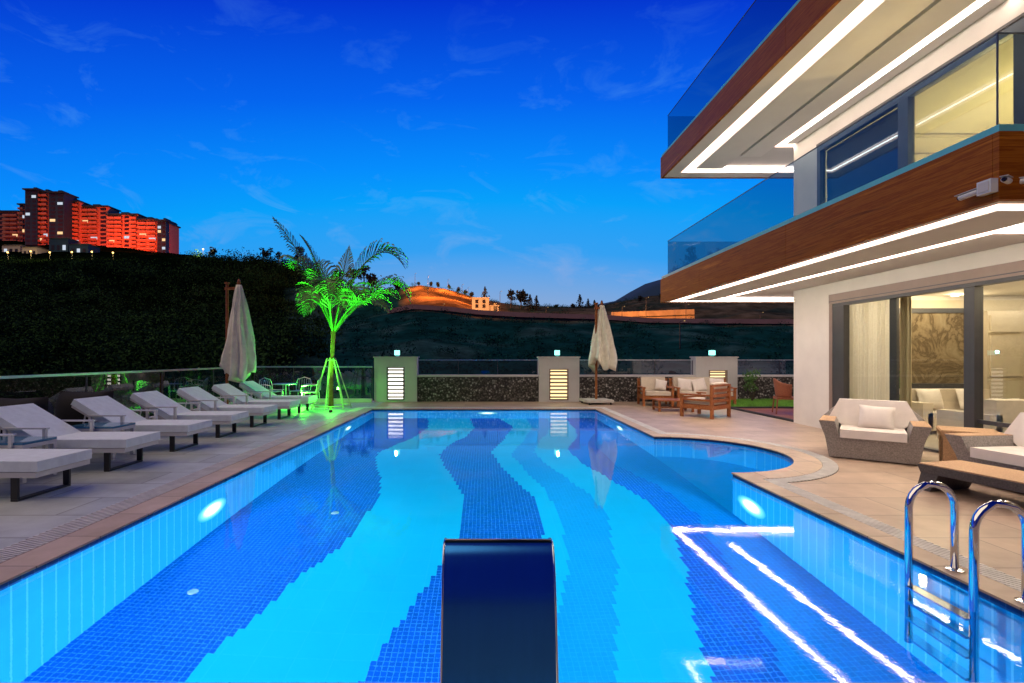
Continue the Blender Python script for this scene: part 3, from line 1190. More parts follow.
pool = thing('swimming_pool', 'blue tiled swimming pool with wavy mosaic bands and a round bay', 'swimming pool')
ZF = -1.68
ZW = -.035
# tile patterns, traced on the floor
def fl(px, py):
    """point of the pool floor seen at a pixel, through the water surface (refraction index 1.33)"""
    d = Vector(((px - VX) / F, 1, (HY - py) / F))
    t = (EYE - ZW) / -d.z
    hx, hy = d.x * t, d.y * t
    hn = math.hypot(d.x, d.y)
    cw = math.cos(math.atan2(-d.z, hn)) / 1.33
    tw = math.sqrt(1 - cw * cw) / cw
    L_ = (ZW - ZF) / tw
    return (hx + d.x / hn * L_, hy + d.y / hn * L_)


def curve(pts):
    q = sorted([fl(*p) for p in pts], key=lambda t: t[1])
    return q


def ev(cv, Y):
    if Y <= cv[0][1]:
        return cv[0][0]
    for a, c in zip(cv, cv[1:]):
        if Y <= c[1]:
            t = (Y - a[1]) / (c[1] - a[1])
            t = t * t * (3 - 2 * t) * .5 + t * .5
            return a[0] + (c[0] - a[0]) * t
    return cv[-1][0]


cA = curve([(120, 740), (180, 683), (280, 594), (349, 538), (379, 497), (381, 480), (377, 467), (375.5, 458), (378, 453), (395, 445), (414, 437.5), (427.8, 428), (428.6, 422), (428, 418.5)])
cBl = curve([(330, 720), (361, 683), (385, 643), (409, 613), (430, 579), (447, 558), (459.4, 536), (460.5, 522), (463.5, 509.7), (463, 495), (457, 484), (451, 475), (443.4, 464), (439.5, 454.7), (443.5, 450), (454, 442), (467, 436), (474, 428), (471.5, 422), (470, 418.7)])
cBr = curve([(478, 720), (500, 683), (517, 640), (532, 590), (543, 555), (543.5, 538), (541.5, 516), (533, 497), (516.6, 482), (499, 464), (492, 452), (505, 438), (512.7, 427), (500, 418.5)])
cCl = curve([(540, 720), (556, 640), (568, 560), (560, 515), (545, 490), (525, 470), (512, 455), (525, 438), (532, 428), (526, 419)])
cCr = curve([(617, 720), (617, 683), (615, 605), (617, 562), (606, 514), (593, 497), (569, 480), (544, 462.5), (534, 452), (539, 442), (548, 432), (552, 425), (548, 419)])
cDl = curve([(730, 720), (714, 679), (698, 636), (690, 597), (686, 566), (673, 531), (653, 505), (641.6, 497.6), (608, 478), (581, 462.5), (568, 450), (577, 435), (575, 429), (566, 419)])
cDr = curve([(808, 720), (788, 683), (772, 644), (749, 605), (725, 558), (706, 535), (698, 515), (675, 497), (660, 486), (636, 475), (612, 462.5), (595, 445), (599, 432), (592, 419)])
b = MB()
cs = .05
nx, ny = int(round(2 * PX / cs)), int(round((PY1 - PY0) / cs))
vg = [[b.bm.verts.new((-PX + i * cs, PY0 + j * cs, ZF)) for i in range(nx + 1)] for j in range(ny + 1)]
for j in range(ny):
    Y = PY0 + ((j // 2) * 2 + 1) * cs
    lim = [ev(c, Y) for c in (cA, cBl, cBr, cCl, cCr, cDl, cDr)]
    for i in range(nx):
        X = -PX + (i + .5) * cs
        mi = 0
        if X < lim[0] or lim[1] < X < lim[2] or lim[5] < X < lim[6]:
            mi = 2
        elif X > lim[6]:
            mi = 3
        elif lim[3] < X < lim[4]:
            mi = 1
        f = b.bm.faces.new((vg[j][i], vg[j][i + 1], vg[j + 1][i + 1], vg[j + 1][i]))
        f.material_index = mi
b.build('basin_floor', [M['tile_light'], M['tile_mid'], M['tile_dark'], M['tile_dim']], pool)
# bay floor and its steps
b = MB()
ZB = ZF
arc = [(BC[0] + BR * math.cos(-PI / 2 + PI * i / 28), BC[1] + BR * math.sin(-PI / 2 + PI * i / 28)) for i in range(29)]
b.bm.faces.new([b.bm.verts.new((x, y, ZB)) for x, y in arc])
b.build('bay_floor', M['tile_mid'], pool)
# walls
b = MB()
ol = outline(0)
for i in range(len(ol)):
    p, q = ol[i], ol[(i + 1) % len(ol)]
    arcside = p[0] > PX + 1e-6 or q[0] > PX + 1e-6
    b.quad((p[0], p[1], ZB if arcside else ZF), (q[0], q[1], ZB if arcside else ZF), (q[0], q[1], -.075), (p[0], p[1], -.075))
b.build('basin_wall', M['tile_wall'], pool, merge=True)
b = MB()
for i in range(len(ol)):
    p, q = ol[i], ol[(i + 1) % len(ol)]
    b.quad((p[0], p[1], -.075), (q[0], q[1], -.075), (q[0], q[1], -.0), (p[0], p[1], -.0))
b.build('waterline_band', M['tile_edge'], pool, merge=True)


def band(o1, o2, z0, z1, name, mat, bevel=0.0):
    """raised band between two outlines with equal point counts"""
    b = MB()
    n = len(o1)
    A = [b.bm.verts.new((p[0], p[1], z1)) for p in o1]
    B = [b.bm.verts.new((p[0], p[1], z1)) for p in o2]
    A0 = [b.bm.verts.new((p[0], p[1], z0)) for p in o1]
    B0 = [b.bm.verts.new((p[0], p[1], z0)) for p in o2]
    for i in range(n):
        j = (i + 1) % n
        for q in ((A[i], A[j], B[j], B[i]), (A0[i], A0[j], A[j], A[i]), (B0[i], B0[j], B[j], B[i])):
            b.bm.faces.new(q)
    return b.build(name, mat, pool)


band(outline(-.012, offr=-.012, ro=-.012), outline(.31, offr=.21, ro=.33), -.002, .014, 'coping', M['coping'])
band(outline(.315, offr=.215, ro=.335), outline(.57, offr=.41, ro=.52), -.002, .004, 'drain_channel', M['channel'])
b = MB()
gi, go = outline(.318, offr=.218, ro=.338), outline(.567, offr=.407, ro=.517)
n = len(gi)
for i in range(n):
    j = (i + 1) % n
    a0, a1, c0, c1 = Vector(gi[i]), Vector(gi[j]), Vector(go[i]), Vector(go[j])
    ln = (a1 - a0).length
    k = max(1, int(ln / .06))
    for s in range(k):
        t0, t1 = (s + .12) / k, (s + .66) / k
        ps = [a0.lerp(a1, t0), a0.lerp(a1, t1), c0.lerp(c1, t1), c0.lerp(c1, t0)]
        b.frustum([(p.x, p.y, .003) for p in ps], [(p.x, p.y, .013) for p in ps])
o = b.build('overflow_grate', M['grate'], pool)

# underwater lamps; the near wall pair is unseen, added to even out the light
POOL_W = 330
for (x, y_, nx_, vis) in ((-PX, 5.95, 1, 1), (PX, 6.05, -1, 1), (PX, 11.9, -1, 1), (-PX, 11.9, 1, 1), (0.1, PY1, 0, 1), (-2.0, PY0, 2, 1), (.4, PY0, 2, 1)):
    d = Vector((nx_, 0, 0)) if abs(nx_) == 1 else Vector((0, -1 if nx_ == 0 else 1, 0))
    u = node('underwater_light', pool, (x + d.x * .001, y_ + d.y * .001, (-.62 if nx_ == 0 else -.95)), math.atan2(d.y, d.x))
    b = MB()
    ring = [b.bm.verts.new((.32 * math.cos(2 * PI * k / 40), .32 * math.sin(2 * PI * k / 40), .004)) for k in range(40)]
    b.bm.faces.new(ring)
    o = b.build('lens', M['pool_lens_halo'], u)
    o.rotation_euler = (0, R(90), 0)
    lp = light('pool_lamp', 'SPOT', (x + d.x * .06, y_ + d.y * .06, -.62 if nx_ == 0 else -.95), POOL_W * (1.4 if y_ < 3 else 1.5 if nx_ == -1 else .6), (.62, .98, 1.0), 0.0, spot_size=R(172), spot_blend=.5)
    aim(lp, (x + d.x * 3, y_ + d.y * 3, -1.25))

# small round fittings in the floor
for px, py in ((335, 513), (193, 592)):
    fx, fy = fl(px, py)
    b = MB()
    b.lathe([(.05, ZF + .003), (.045, ZF + .012), (.02, ZF + .016)], 20, fx, fy)
    b.build('floor_inlet', M['white_metal'], pool)

# water body
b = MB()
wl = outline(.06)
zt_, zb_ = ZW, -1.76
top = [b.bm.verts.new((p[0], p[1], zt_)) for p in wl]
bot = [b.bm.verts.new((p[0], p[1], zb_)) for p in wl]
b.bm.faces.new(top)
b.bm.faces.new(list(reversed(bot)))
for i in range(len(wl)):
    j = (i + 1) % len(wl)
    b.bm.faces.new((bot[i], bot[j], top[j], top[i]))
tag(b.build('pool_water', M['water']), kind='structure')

# ladder
lad = thing('pool_ladder', 'polished steel pool ladder with two arched handrails at the right edge', 'pool ladder')
for yy in (3.53, 3.06):
    pts = [(3.06, yy, -1.15), (3.06, yy, .47)]
    for k in range(1, 12):
        a = PI - PI * k / 12
        pts.append((3.225 + .165 * math.cos(a), yy, .47 + .165 * math.sin(a)))
    pts += [(3.39, yy, .47), (3.39, yy, .012)]
    b = MB()
    b.tube(pts, .024, 14)
    h_ = b.build('handrail', M['steel'], lad, smooth=True)
    b = MB()
    b.lathe([(.055, .0145), (.055, .024), (.03, .034)], 20, 3.39, yy)
    b.build('flange', M['steel'], h_, smooth='angle')
for z in (-.20, -.48, -.76, -1.04):
    b = MB()
    b.box(3.02, 3.10, 3.075, 3.515, z - .02, z + .012)
    b.build('step', M['steel'], lad, bevel=.006)

# waterfall blade in the foreground
bl = thing('water_blade', 'dark steel waterfall fountain blade rising at the near end of the pool', 'pool fountain', (.067, 2.2, 0))
b = MB()
prof = [(-.10, .0), (-.075, .15), (-.045, .30), (-.01, .45), (.035, .58), (.085, .655), (.12, .692), (.17, .704), (.23, .700), (.31, .68)]
prof = [(y_ * .7, z * .962) for y_, z in prof]
w = .25
front, back = [], []
for i, (yy, zz) in enumerate(prof):
    front.append([b.bm.verts.new((s * w, yy, zz)) for s in (-1, 1)])
    d = (Vector(prof[min(i + 1, len(prof) - 1)]) - Vector(prof[max(i - 1, 0)])).normalized()
    back.append([b.bm.verts.new((s * w, yy + d.y * .028, zz - d.x * .028)) for s in (-1, 1)])
for i in range(len(prof) - 1):
    b.bm.faces.new((front[i][0], front[i][1], front[i + 1][1], front[i + 1][0]))
    b.bm.faces.new((back[i][1], back[i][0], back[i + 1][0], back[i + 1][1]))
    for s in (0, 1):
        b.bm.faces.new((front[i][s], front[i + 1][s], back[i + 1][s], back[i][s]))
b.bm.faces.new((front[0][0], front[0][1], back[0][1], back[0][0]))
b.bm.faces.new((front[-1][0], front[-1][1], back[-1][1], back[-1][0]))
b.build('sheet', M['blade'], bl, smooth='angle')
for s in (-1, 1):
    b = MB()
    b.tube([(s * (w + .004), yy, zz) for yy, zz in prof], .0055, 6)
    b.build('edge_trim', M['steel'], bl, smooth=True)
b = MB()
b.tube([(-w, prof[7][0], prof[7][1] + .004), (w, prof[7][0], prof[7][1] + .004)], .005, 6)
b.build('lip', M['black_metal'], bl, smooth=True)
b = MB()
b.box(-.30, .30, -.17, .02, .0145, .024)
b.build('base_plate', M['steel'], bl, bevel=.003)

# ------------------------------------------------------------------ far boundary
YW = 16.95
def pillar(x0, x1, label, lx0, lx1, lz0, lz1, warm, slats):
    t = thing('gate_pillar', label, 'pillar', ((x0 + x1) / 2, YW, 0), 0, 'rendered pillars with louvre lights')
    w = (x1 - x0) / 2
    cx = (lx0 + lx1) / 2 - (x0 + x1) / 2
    lw = (lx1 - lx0) / 2
    d = .42
    b = MB()                                   # body built around the niche
    b.box(-w, cx - lw, 0, d, 0, 1.52)
    b.box(cx + lw, w, 0, d, 0, 1.52)
    b.box(cx - lw, cx + lw, 0, d, 0, lz0)
    b.box(cx - lw, cx + lw, 0, d, lz1, 1.52)
    b.box(cx - lw, cx + lw, .14, d, lz0, lz1)
    b.build('body', M['pillar_render'], t, merge=False)
    b = MB()
    b.box(-w - .03, w + .03, -.03, d + .03, 1.523, 1.565)
    b.build('cap', M['pillar_render'], t, bevel=.006)
    lv = node('louvre_light', t, (cx, 0, 0))
    b = MB()
    fr = .035
    b.box(-lw + .002, -lw + fr, -.02, .10, lz0 + .002, lz1 - .002)
    b.box(lw - fr, lw - .002, -.02, .10, lz0 + .002, lz1 - .002)
    b.box(-lw + fr, lw - fr, -.018, .10, lz0 + .002, lz0 + fr)
    b.box(-lw + fr, lw - fr, -.018, .10, lz1 - fr, lz1 - .002)
    b.build('frame', M['frame_brown'] if warm else M['frame'], lv)
    b = MB()
    b.quad((-lw + .01, .125, lz0 + .01), (lw - .01, .125, lz0 + .01), (lw - .01, .125, lz1 - .01), (-lw + .01, .125, lz1 - .01))
    b.build('light_panel', M['louvre_glow'] if warm else M['louvre_white'], lv)
    for k in range(slats):
        z = lz0 + fr + (lz1 - lz0 - 2 * fr) * (k + .5) / slats
        hh_ = (lz1 - lz0) / slats * .15
        b = MB()
        b.frustum([(-lw + fr, -.012, z - hh_ + .012), (lw - fr, -.012, z - hh_ + .012), (lw - fr, .09, z - hh_ - .012), (-lw + fr, .09, z - hh_ - .012)],
                  [(-lw + fr, -.012, z + hh_ + .012), (lw - fr, -.012, z + hh_ + .012), (lw - fr, .09, z + hh_ - .012), (-lw + fr, .09, z + hh_ - .012)])
        b.build('slat', M['frame_brown'] if warm else M['frame'], lv)
    return t


pillar(-3.80, -2.32, 'left grey pillar with tall white lit louvre by the palm', -3.36, -2.76, .06, 1.2, 0, 8)
pillar(1.90, 3.30, 'middle grey pillar with tall yellow lit louvre by the parasol', 2.26, 2.92, .06, 1.14, 1, 8)
pillar(7.33, 8.77, 'right grey pillar with short yellow louvre behind the garden sofa', 7.78, 8.42, .56, 1.1, 1, 5)
for x, lab in ((-3.04, 'glowing cyan cube lamp on top of the left pillar'), (2.56, 'glowing cyan cube lamp on top of the middle pillar'), (7.98, 'glowing cyan cube lamp on top of the right pillar')):
    t = thing('pillar_lamp', lab, 'lamp', (x, YW + .2, 1.565), 0, 'cyan cube lamps on pillars')
    b = MB()
    b.box(-.06, .06, -.06, .06, 0, .05)
    b.build('base', M['black_metal'], t)
    b = MB()
    b.box(-.08, .08, -.08, .08, .051, .215)
    b.build('shade', M['bulb_cyan'], t, bevel=.02)
    b = MB()
    b.box(-.085, .085, -.085, .085, .216, .226)
    b.build('cap', M['black_metal'], t)
    light('lamp_glow', 'POINT', (0, -.18, .16), 16, (.25, 1.0, .85), .05, parent=t)

for x0, x1, lab in ((-2.32, 1.90, 'pebble faced low wall between the left and middle pillars'), (3.30, 7.33, 'pebble faced low wall behind the folded parasol and garden seats'), (8.77, 13.5, 'pebble faced low wall behind the small lawn')):
    t = thing('garden_wall', lab, 'wall', ((x0 + x1) / 2, YW + .06, 0), 0, 'pebble walls along the far terrace edge')
    w = (x1 - x0) / 2
    b = MB()
    b.box(-w + .003, w - .003, 0, .26, 0, .86)
    b.build('body', M['pebble'], t)
    b = MB()
    b.box(-w + .003, w - .003, -.035, .30, .862, .93)
    b.build('cap', M['pillar_render'], t)
for x0, x1, lab in ((-2.30, 1.88, 'glass balustrade on the pebble wall between left and middle pillars'), (3.32, 7.31, 'glass balustrade on the pebble wall behind the folded parasol'), (8.79, 13.4, 'glass balustrade on the pebble wall behind the lawn')):
    t = thing('glass_balustrade', lab, 'balustrade', ((x0 + x1) / 2, YW + .2, .932), 0, 'glass balustrades on the far walls')
    w = (x1 - x0) / 2
    n = 3
    b = MB()
    b.box(-w, w, -.02, .02, .50, .525)
    b.build('rail', M['alu'], t)
    for k in range(n + 1):
        b = MB()
        xx = -w + .02 + (2 * w - .04) * k / n
        b.box(xx - .012, xx + .012, -.010, .010, 0, .499)
        b.build('post', M['frame'], t)
    for k in range(n):
        b = MB()
        xa, xb = -w + .045 + (2 * w - .04) * k / n, -w - .005 + (2 * w - .04) * (k + 1) / n
        b.quad((xa, 0, .04), (xb, 0, .04), (xb, 0, .49), (xa, 0, .49))
        b.build('pane', M['fence_glass'], t)


def fence(a, c, label, n, htop=1.235):
    a, c = Vector(a), Vector(c)
    d = c - a
    L_ = d.length
    t = thing('glass_fence', label, 'glass fence', (a.x, a.y, 0), math.atan2(d.y, d.x))
    b = MB()
    b.box(0, L_, -.06, .06, .0, .12)
    b.build('kerb', M['pillar_render'], t)
    b = MB()
    b.box(0, L_, -.025, .025, htop - .045, htop)
    b.build('rail', M['alu'], t)
    for k in range(n + 1):
        x = L_ * k / n
        b = MB()
        b.box(x - .012, x + .012, -.012, .012, .121, htop - .046)
        b.build('post', M['frame'], t)
    for k in range(n):
        b = MB()
        xa, xb = L_ * k / n + .03, L_ * (k + 1) / n - .03
        b.quad((xa, 0, .15), (xb, 0, .15), (xb, 0, htop - .05), (xa, 0, htop - .05))
        b.build('pane', M['fence_glass'], t)


fence((-7.95, -4, 0), (-7.95, 16.7, 0), 'long glass fence behind the row of sun loungers', 9)
fence((-7.9, 16.85, 0), (-3.85, 16.85, 0), 'short glass fence behind the palm and cafe chairs', 3)

# ------------------------------------------------------------------ sun loungers
def make_lounger():
    t = thing('sun_lounger', 'x', 'sun lounger', group='sun loungers in a row along the left deck')
    # local: x toward the head (0 = foot end), y across, z up; foot end at x=0 faces the pool
    Wd, Ln = .70, 2.02
    b = MB()
    b.box(.02, Ln - .02, .0, .035, .26, .318)
    b.box(.02, Ln - .02, Wd - .035, Wd, .26, .318)
    for x in (.02, .55, 1.15, Ln - .055):
        b.box(x, x + .035, .036, Wd - .036, .262, .316)
    b.build('frame', M['white_metal'], t, bevel=.004)
    for x in (.24, 1.62):
        for s in (0, 1):
            b = MB()
            yy = .03 + s * (Wd - .06)
            b.box(x, x + .075, yy - .013, yy + .013, .024, .259)
            b.build('leg', M['black_metal'], t)
        b = MB()
        b.box(x, x + .075, .017, Wd - .017, .0, .022)
        b.build('foot_bar', M['black_metal'], t)
    b = MB()
    vs = b.box(.0, 1.20, -.005, Wd + .005, .325, .438)
    b.build('mattress', M['cushion'], t, bevel=.042, segs=4)
    ang = R(31)
    rot = Matrix.Translation((1.19, 0, .33)) @ Matrix.Rotation(-ang, 4, 'Y')
    b = MB()
    b.box(.0, .86, -.005, Wd + .005, .0, .105, mat=rot)
    b.build('back_cushion', M['cushion'], t, bevel=.042, segs=4)
    b = MB()
    b.box(.0, .84, .01, Wd - .01, -.04, -.004, mat=rot)
    b.tube([rot @ Vector((.6, .05, -.03)), (1.80, .05, .30)], .012, 6)
    b.tube([rot @ Vector((.6, Wd - .05, -.03)), (1.80, Wd - .05, .30)], .012, 6)
    b.build('backrest_frame', M['white_metal'], t)
    for s in (-1, 1):
        yy = -.05 if s < 0 else Wd + .05
        b = MB()
        b.box(1.02, 1.06, yy - .02, yy + .02, .27, .585)
        b.box(1.02, 1.06, min(yy, .01 if s < 0 else Wd - .01), max(yy, .01 if s < 0 else Wd - .01), .27, .30)
        b.build('arm_post', M['white_metal'], t)
        b = MB()
        b.box(1.00, 1.58, yy - .028, yy + .028, .587, .607)
        b.box(1.54, 1.58, yy - .02, yy + .02, .27, .586)
        b.build('armrest', M['white_metal'], t, bevel=.004)
    b = MB()
    b.tube([(.10, -.012, .36), (.11, -.025, .30), (.09, -.02, .24)], .008, 5)
    b.tube([(.10, -.012, .36), (.14, -.022, .31), (.15, -.02, .25)], .008, 5)
    b.build('tie', M['cushion'], t)
    return t


LL = ['white cushioned sun lounger nearest the camera, cut by the left photo edge',
      'second sun lounger from the camera, its backrest cut by the left edge',
      'third sun lounger from the camera, right behind the blue topped side table',
      'fourth sun lounger, in the middle of the row of seven',
      'fifth sun lounger from the camera, third from the palm',
      'sixth sun lounger, next to last in the row, beside the folded parasol',
      'seventh and farthest sun lounger, standing beside the palm stakes']
proto = make_lounger()
for i in range(7):
    o = proto if i == 0 else copy_tree(proto)
    o.location = (-4.84 + .01 * (i % 3) + (.1 if i == 0 else 0), 5.22 + 1.385 * i, 0)
    # local x (toward head) maps to world -X, local y to world -Y -> shift by the width
    o.rotation_euler = (0, 0, PI + R((-1.0, .8, -.6, .9, -.5, 1.0, 0)[i]))
    o.location.y += .70
    o['label'] = LL[i]


def side_table(loc, label):
    t = thing('side_table', label, 'side table', loc, 0, 'blue topped side tables between loungers')
    b = MB()
    b.box(-.36, .36, -.24, .24, .47, .50)
    b.build('table_top', M['blue_glass'], t, bevel=.006)
    b = MB()
    for x in (-.36, .31):
        for y_ in (-.24, .19):
            b2 = MB()
            b2.box(x, x + .05, y_, y_ + .05, 0, .42)
            b2.build('leg', M['white_metal'], t)
    b.box(-.36, .36, -.24, .24, .421, .468)
    b.build('frame', M['white_metal'], t, bevel=.004)


side_table((-5.95, 7.62, 0), 'low white side table with blue top between second and third loungers')
side_table((-6.0, 6.23, 0), 'low white side table with blue top at the left photo edge')


# dark covered cushions behind the loungers
for k, (x, y_, s, lab) in enumerate(((-7.25, 7.6, .42, 'black covered bundle behind the third sun lounger'), (-7.3, 9.0, .40, 'black covered bundle behind the fourth sun lounger'))):
    t = thing('covered_bundle', lab, 'bundle', (x, y_, 0))
    b = MB()
    b.pillow(1.0, .9, .7, Matrix.Translation((0, 0, .48)))
    b.build('cover', basic('black cover cloth', (.006, .006, .007), .9, bump=.5, bscale=8), t, smooth=True)


# ------------------------------------------------------------------ folded parasols
def parasol(loc, H, label, rz, canvas, base=True, w=1.0, off=.30, zlow=1.08):
    t = thing('folded_parasol', label, 'parasol', loc, rz, 'folded cantilever parasols')
    b = MB()
    b.tube([(0, 0, .10), (0, 0, H)], .04, 10)
    b.build('mast', M['teak'], t, smooth='angle')
    b = MB()
    b.box(-.06, off + .04, -.03, .03, H - .16, H - .09)
    b.box(-.05, .05, -.05, .05, H + .002, H + .05)
    b.build('arm', M['teak'], t, bevel=.006)
    b = MB()
    cx = off
    zt, zb = H - .03, zlow
    def fold(a, z):
        f = (zt - z) / (zt - zb)
        return 1 + (.10 + .17 * f) * math.cos(8 * a + 1.2 * math.sin(3 * z)) + .10 * f * math.sin(3 * a + z * 2) + .07 * math.cos(19 * a + 2 * z)
    prof = []
    for k in range(19):
        f = k / 18
        r = .055 + .30 * f ** .8 * (1 if f < .86 else 1 - (f - .86) * 1.1)
        prof.append((r * w, zt + (zb - zt) * f))
    prof = list(reversed(prof))
    b.lathe(prof, 112, cx, 0, fold)
    for v in b.bm.verts:                       # ragged hem and a lean of the hanging cloth
        f = (zt - v.co.z) / (zt - zb)
        a = math.atan2(v.co.y, v.co.x - cx)
        if f > .7:
            v.co.z += (f - .7) * (.55 * math.sin(2 * a + .6) + .35 * math.sin(5 * a + 1))
        v.co.x += .04 * math.sin(f * 3)
    b.build('canopy', canvas, t, smooth=True)
    b = MB()
    b.lathe([(.02, H - .05), (.05, H + .02), (.03, H + .10), (.01, H + .13)], 12, cx, 0)
    b.build('finial', M['teak'], t, smooth=True)
    b = MB()
    b.tube([(cx + .25 * w * math.cos(a), .25 * w * math.sin(a), 1.62 + .02 * math.sin(3 * a)) for a in [2 * PI * k / 24 for k in range(24)]], .016, 6, closed=True)
    b.build('tie_strap', canvas, t, smooth=True)
    if base:
        b = MB()
        for (x0, x1, y0, y1) in ((-.44, -.01, -.44, -.01), (.01, .44, -.44, -.01), (-.44, -.01, .01, .44), (.01, .44, .01, .44)):
            b.box(x0, x1, y0, y1, .075, .155)
        b.build('base', M['stone_white'], t, bevel=.015)
        for x in (-.36, .36):
            for y_ in (-.36, .36):
                b = MB()
                b.lathe([(.03, 0), (.035, .035), (.02, .073)], 10, x, y_)
                b.build('caster', M['black_metal'], t)
    return t


parasol((3.72, 16.25, 0), 3.30, 'folded cream parasol on a wheeled stone base by the middle pillar', R(8), M['canvas'], True, 1.18, .19, 1.27)
parasol((-7.05, 13.45, 0), 3.55, 'folded cream parasol behind the loungers, green lit on one side', R(-10), M['canvas'], True, 1.12, .36)

# ------------------------------------------------------------------ palm with stakes and green spots
pl = thing('palm_tree', 'young palm lit green beside the pool with feathery arching fronds', 'palm tree', (0, 0, 0))
PB = at(331, 408)
py_, D = PB.y, PB.y


def pw(px, py, dy=0.0):
    return atY(px, py, D + dy)


b = MB()
trunk_pts = [pw(331, 408), pw(331, 390), pw(331.5, 370), pw(332.5, 350), pw(333.5, 332), pw(334, 322)]
b.tube(trunk_pts, [.085, .068, .06, .06, .075, .05], 12)
b.build('trunk', M['trunk'], pl, smooth=True)
FR = [
    [(333, 332, 0), (312, 265, .1), (273, 217, .2)],
    [(334, 330, 0), (325, 268, -.4), (300, 235, -.5)],
    [(334, 332, 0), (352, 262, .1), (384, 231, 0), (405, 268, -.1)],
    [(335, 332, 0), (362, 290, .3), (396, 262, .3), (411, 304, .3)],
    [(334, 330, 0), (341, 280, .5), (349, 246, .6)],
    [(333, 332, 0), (320, 285, -.5), (311, 272, -.9), (309, 312, -1.1)],
    [(333, 332, 0), (325, 275, -.9), (322, 262, -1.4), (330, 300, -1.9)],
    [(334, 332, 0), (350, 300, -.7), (368, 288, -1.2), (388, 312, -1.4)],
    [(335, 332, 0), (352, 306, .6), (372, 296, 1.0), (393, 288, 1.2)],
    [(333, 332, 0), (322, 300, .6), (312, 286, 1.1), (304, 316, 1.3)],
    [(334, 332, 0), (340, 290, -.6), (352, 272, -1.2), (364, 300, -1.5)],
    [(333, 330, 0), (329, 272, .7), (318, 254, 1.2), (308, 268, 1.6)],
    [(334, 332, 0), (344, 300, .9), (356, 282, 1.5), (372, 300, 1.9)],
    [(333, 332, 0), (327, 296, -.9), (330, 280, -1.6), (345, 310, -2.0)],
    [(333, 332, 0), (318, 276, .4), (298, 250, .7), (290, 268, .9)],
    [(334, 332, 0), (357, 300, -.2), (380, 282, -.4), (398, 300, -.5)],
    [(333, 332, 0), (320, 296, -.2), (306, 284, -.4), (298, 302, -.5)],
]
rnd = random.Random(11)
for f_ in FR:
    P = [pw(*p) for p in f_]
    if len(P) == 3:
        P = [P[0], P[0].lerp(P[1], .7), P[1].lerp(P[2], .3), P[2]]
    b = MB()
    pts = []
    ns = 21
    for i in range(ns + 1):
        t = i / ns
        pts.append(P[0] * (1 - t) ** 3 + P[1] * 3 * t * (1 - t) ** 2 + P[2] * 3 * t * t * (1 - t) + P[3] * t ** 3)
    b.tube(pts, [.03 * (1 - .8 * i / ns) + .003 for i in range(ns + 1)], 6)
    tot = sum((pts[i + 1] - pts[i]).length for i in range(ns))
    for i in range(6, ns + 1):
        for sub in range(2):
            t = (i - sub * .5) / ns
            p = pts[i].lerp(pts[i - 1], sub * .5)
            tg = (pts[min(i + 1, ns)] - pts[i - 1]).normalized()
            sd = tg.cross(Vector((0, 0, 1)))
            if sd.length < .15:
                sd = Vector((1, 0, 0))
            sd.normalize()
            ll = .27 * tot * math.sin(PI * min(1, (t * .92 + .10))) ** .7 + .05
            for s in (-1, 1):
                d = (sd * s * (.75 + .2 * rnd.random()) + tg * (.55 + .3 * t) + Vector((0, 0, .24 + .3 * rnd.random()))).normalized()
                m1 = p + d * ll * .5
                m2 = p + d * ll * .82 + Vector((0, 0, -.15 * ll))
                e = m2 + d * ll * .12 + Vector((0, 0, -.15 * ll))
                wv = tg * .027
                v = [b.bm.verts.new(q) for q in (p - wv * .5, p + wv * .5, m1 + wv, m1 - wv, m2 + wv * .8, m2 - wv * .8, e)]
                b.bm.faces.new((v[0], v[1], v[2], v[3]))
                b.bm.faces.new((v[3], v[2], v[4], v[5]))
                b.bm.faces.new((v[5], v[4], v[6]))
    b.build('frond', M['frond'], pl)
st = thing('palm_support', 'pale stakes propping the palm trunk, lit bright green', 'plant support', (PB.x, PB.y, 0))
for k in range(7):
    a = 2 * PI * k / 7 + .25
    b = MB()
    b.tube([(.60 * math.cos(a), .60 * math.sin(a), 0), (.12 * math.cos(a), .12 * math.sin(a), 1.52)], .017, 6)
    b.build('stake', M['stake'], st)
b = MB()
b.tube([(.135 * math.cos(2 * PI * k / 16), .135 * math.sin(2 * PI * k / 16), 1.46) for k in range(16)], .022, 6, closed=True)
b.build('hoop', M['stake'], st)
b = MB()
b.tube([(.57 * math.cos(2 * PI * k / 20), .57 * math.sin(2 * PI * k / 20), .09) for k in range(20)], .02, 6, closed=True)
b.build('hoop', M['stake'], st)
GREEN = (.06, 1.0, .03)
for k, (dx, dy, pwr) in enumerate(((.35, -1.15, 42), (-1.15, .05, 85))):
    t = thing('ground_spotlight', ('small green spotlight on the deck in front of the palm', 'small green spotlight on the deck to the left of the palm')[k], 'spotlight', (PB.x + dx, PB.y + dy, 0))
    b = MB()
    b.lathe([(.05, 0), (.05, .05), (.03, .07)], 12)
    b.build('base', M['black_metal'], t)
    b = MB()
    b.lathe([(.03, .075), (.035, .12)], 12)
    b.build('lens', M['green_lens'], t)
    o = light('green_spot', 'SPOT', (PB.x + dx, PB.y + dy, .22), pwr * 22, GREEN, .06, spot_size=R(80), spot_blend=.6)
    aim(o, (PB.x + .15, PB.y + .05, 3.6))
    light('green_spill', 'POINT', (PB.x + dx * .8, PB.y + dy * .8, .35), pwr * (.7, 1.1)[k], GREEN, .06)


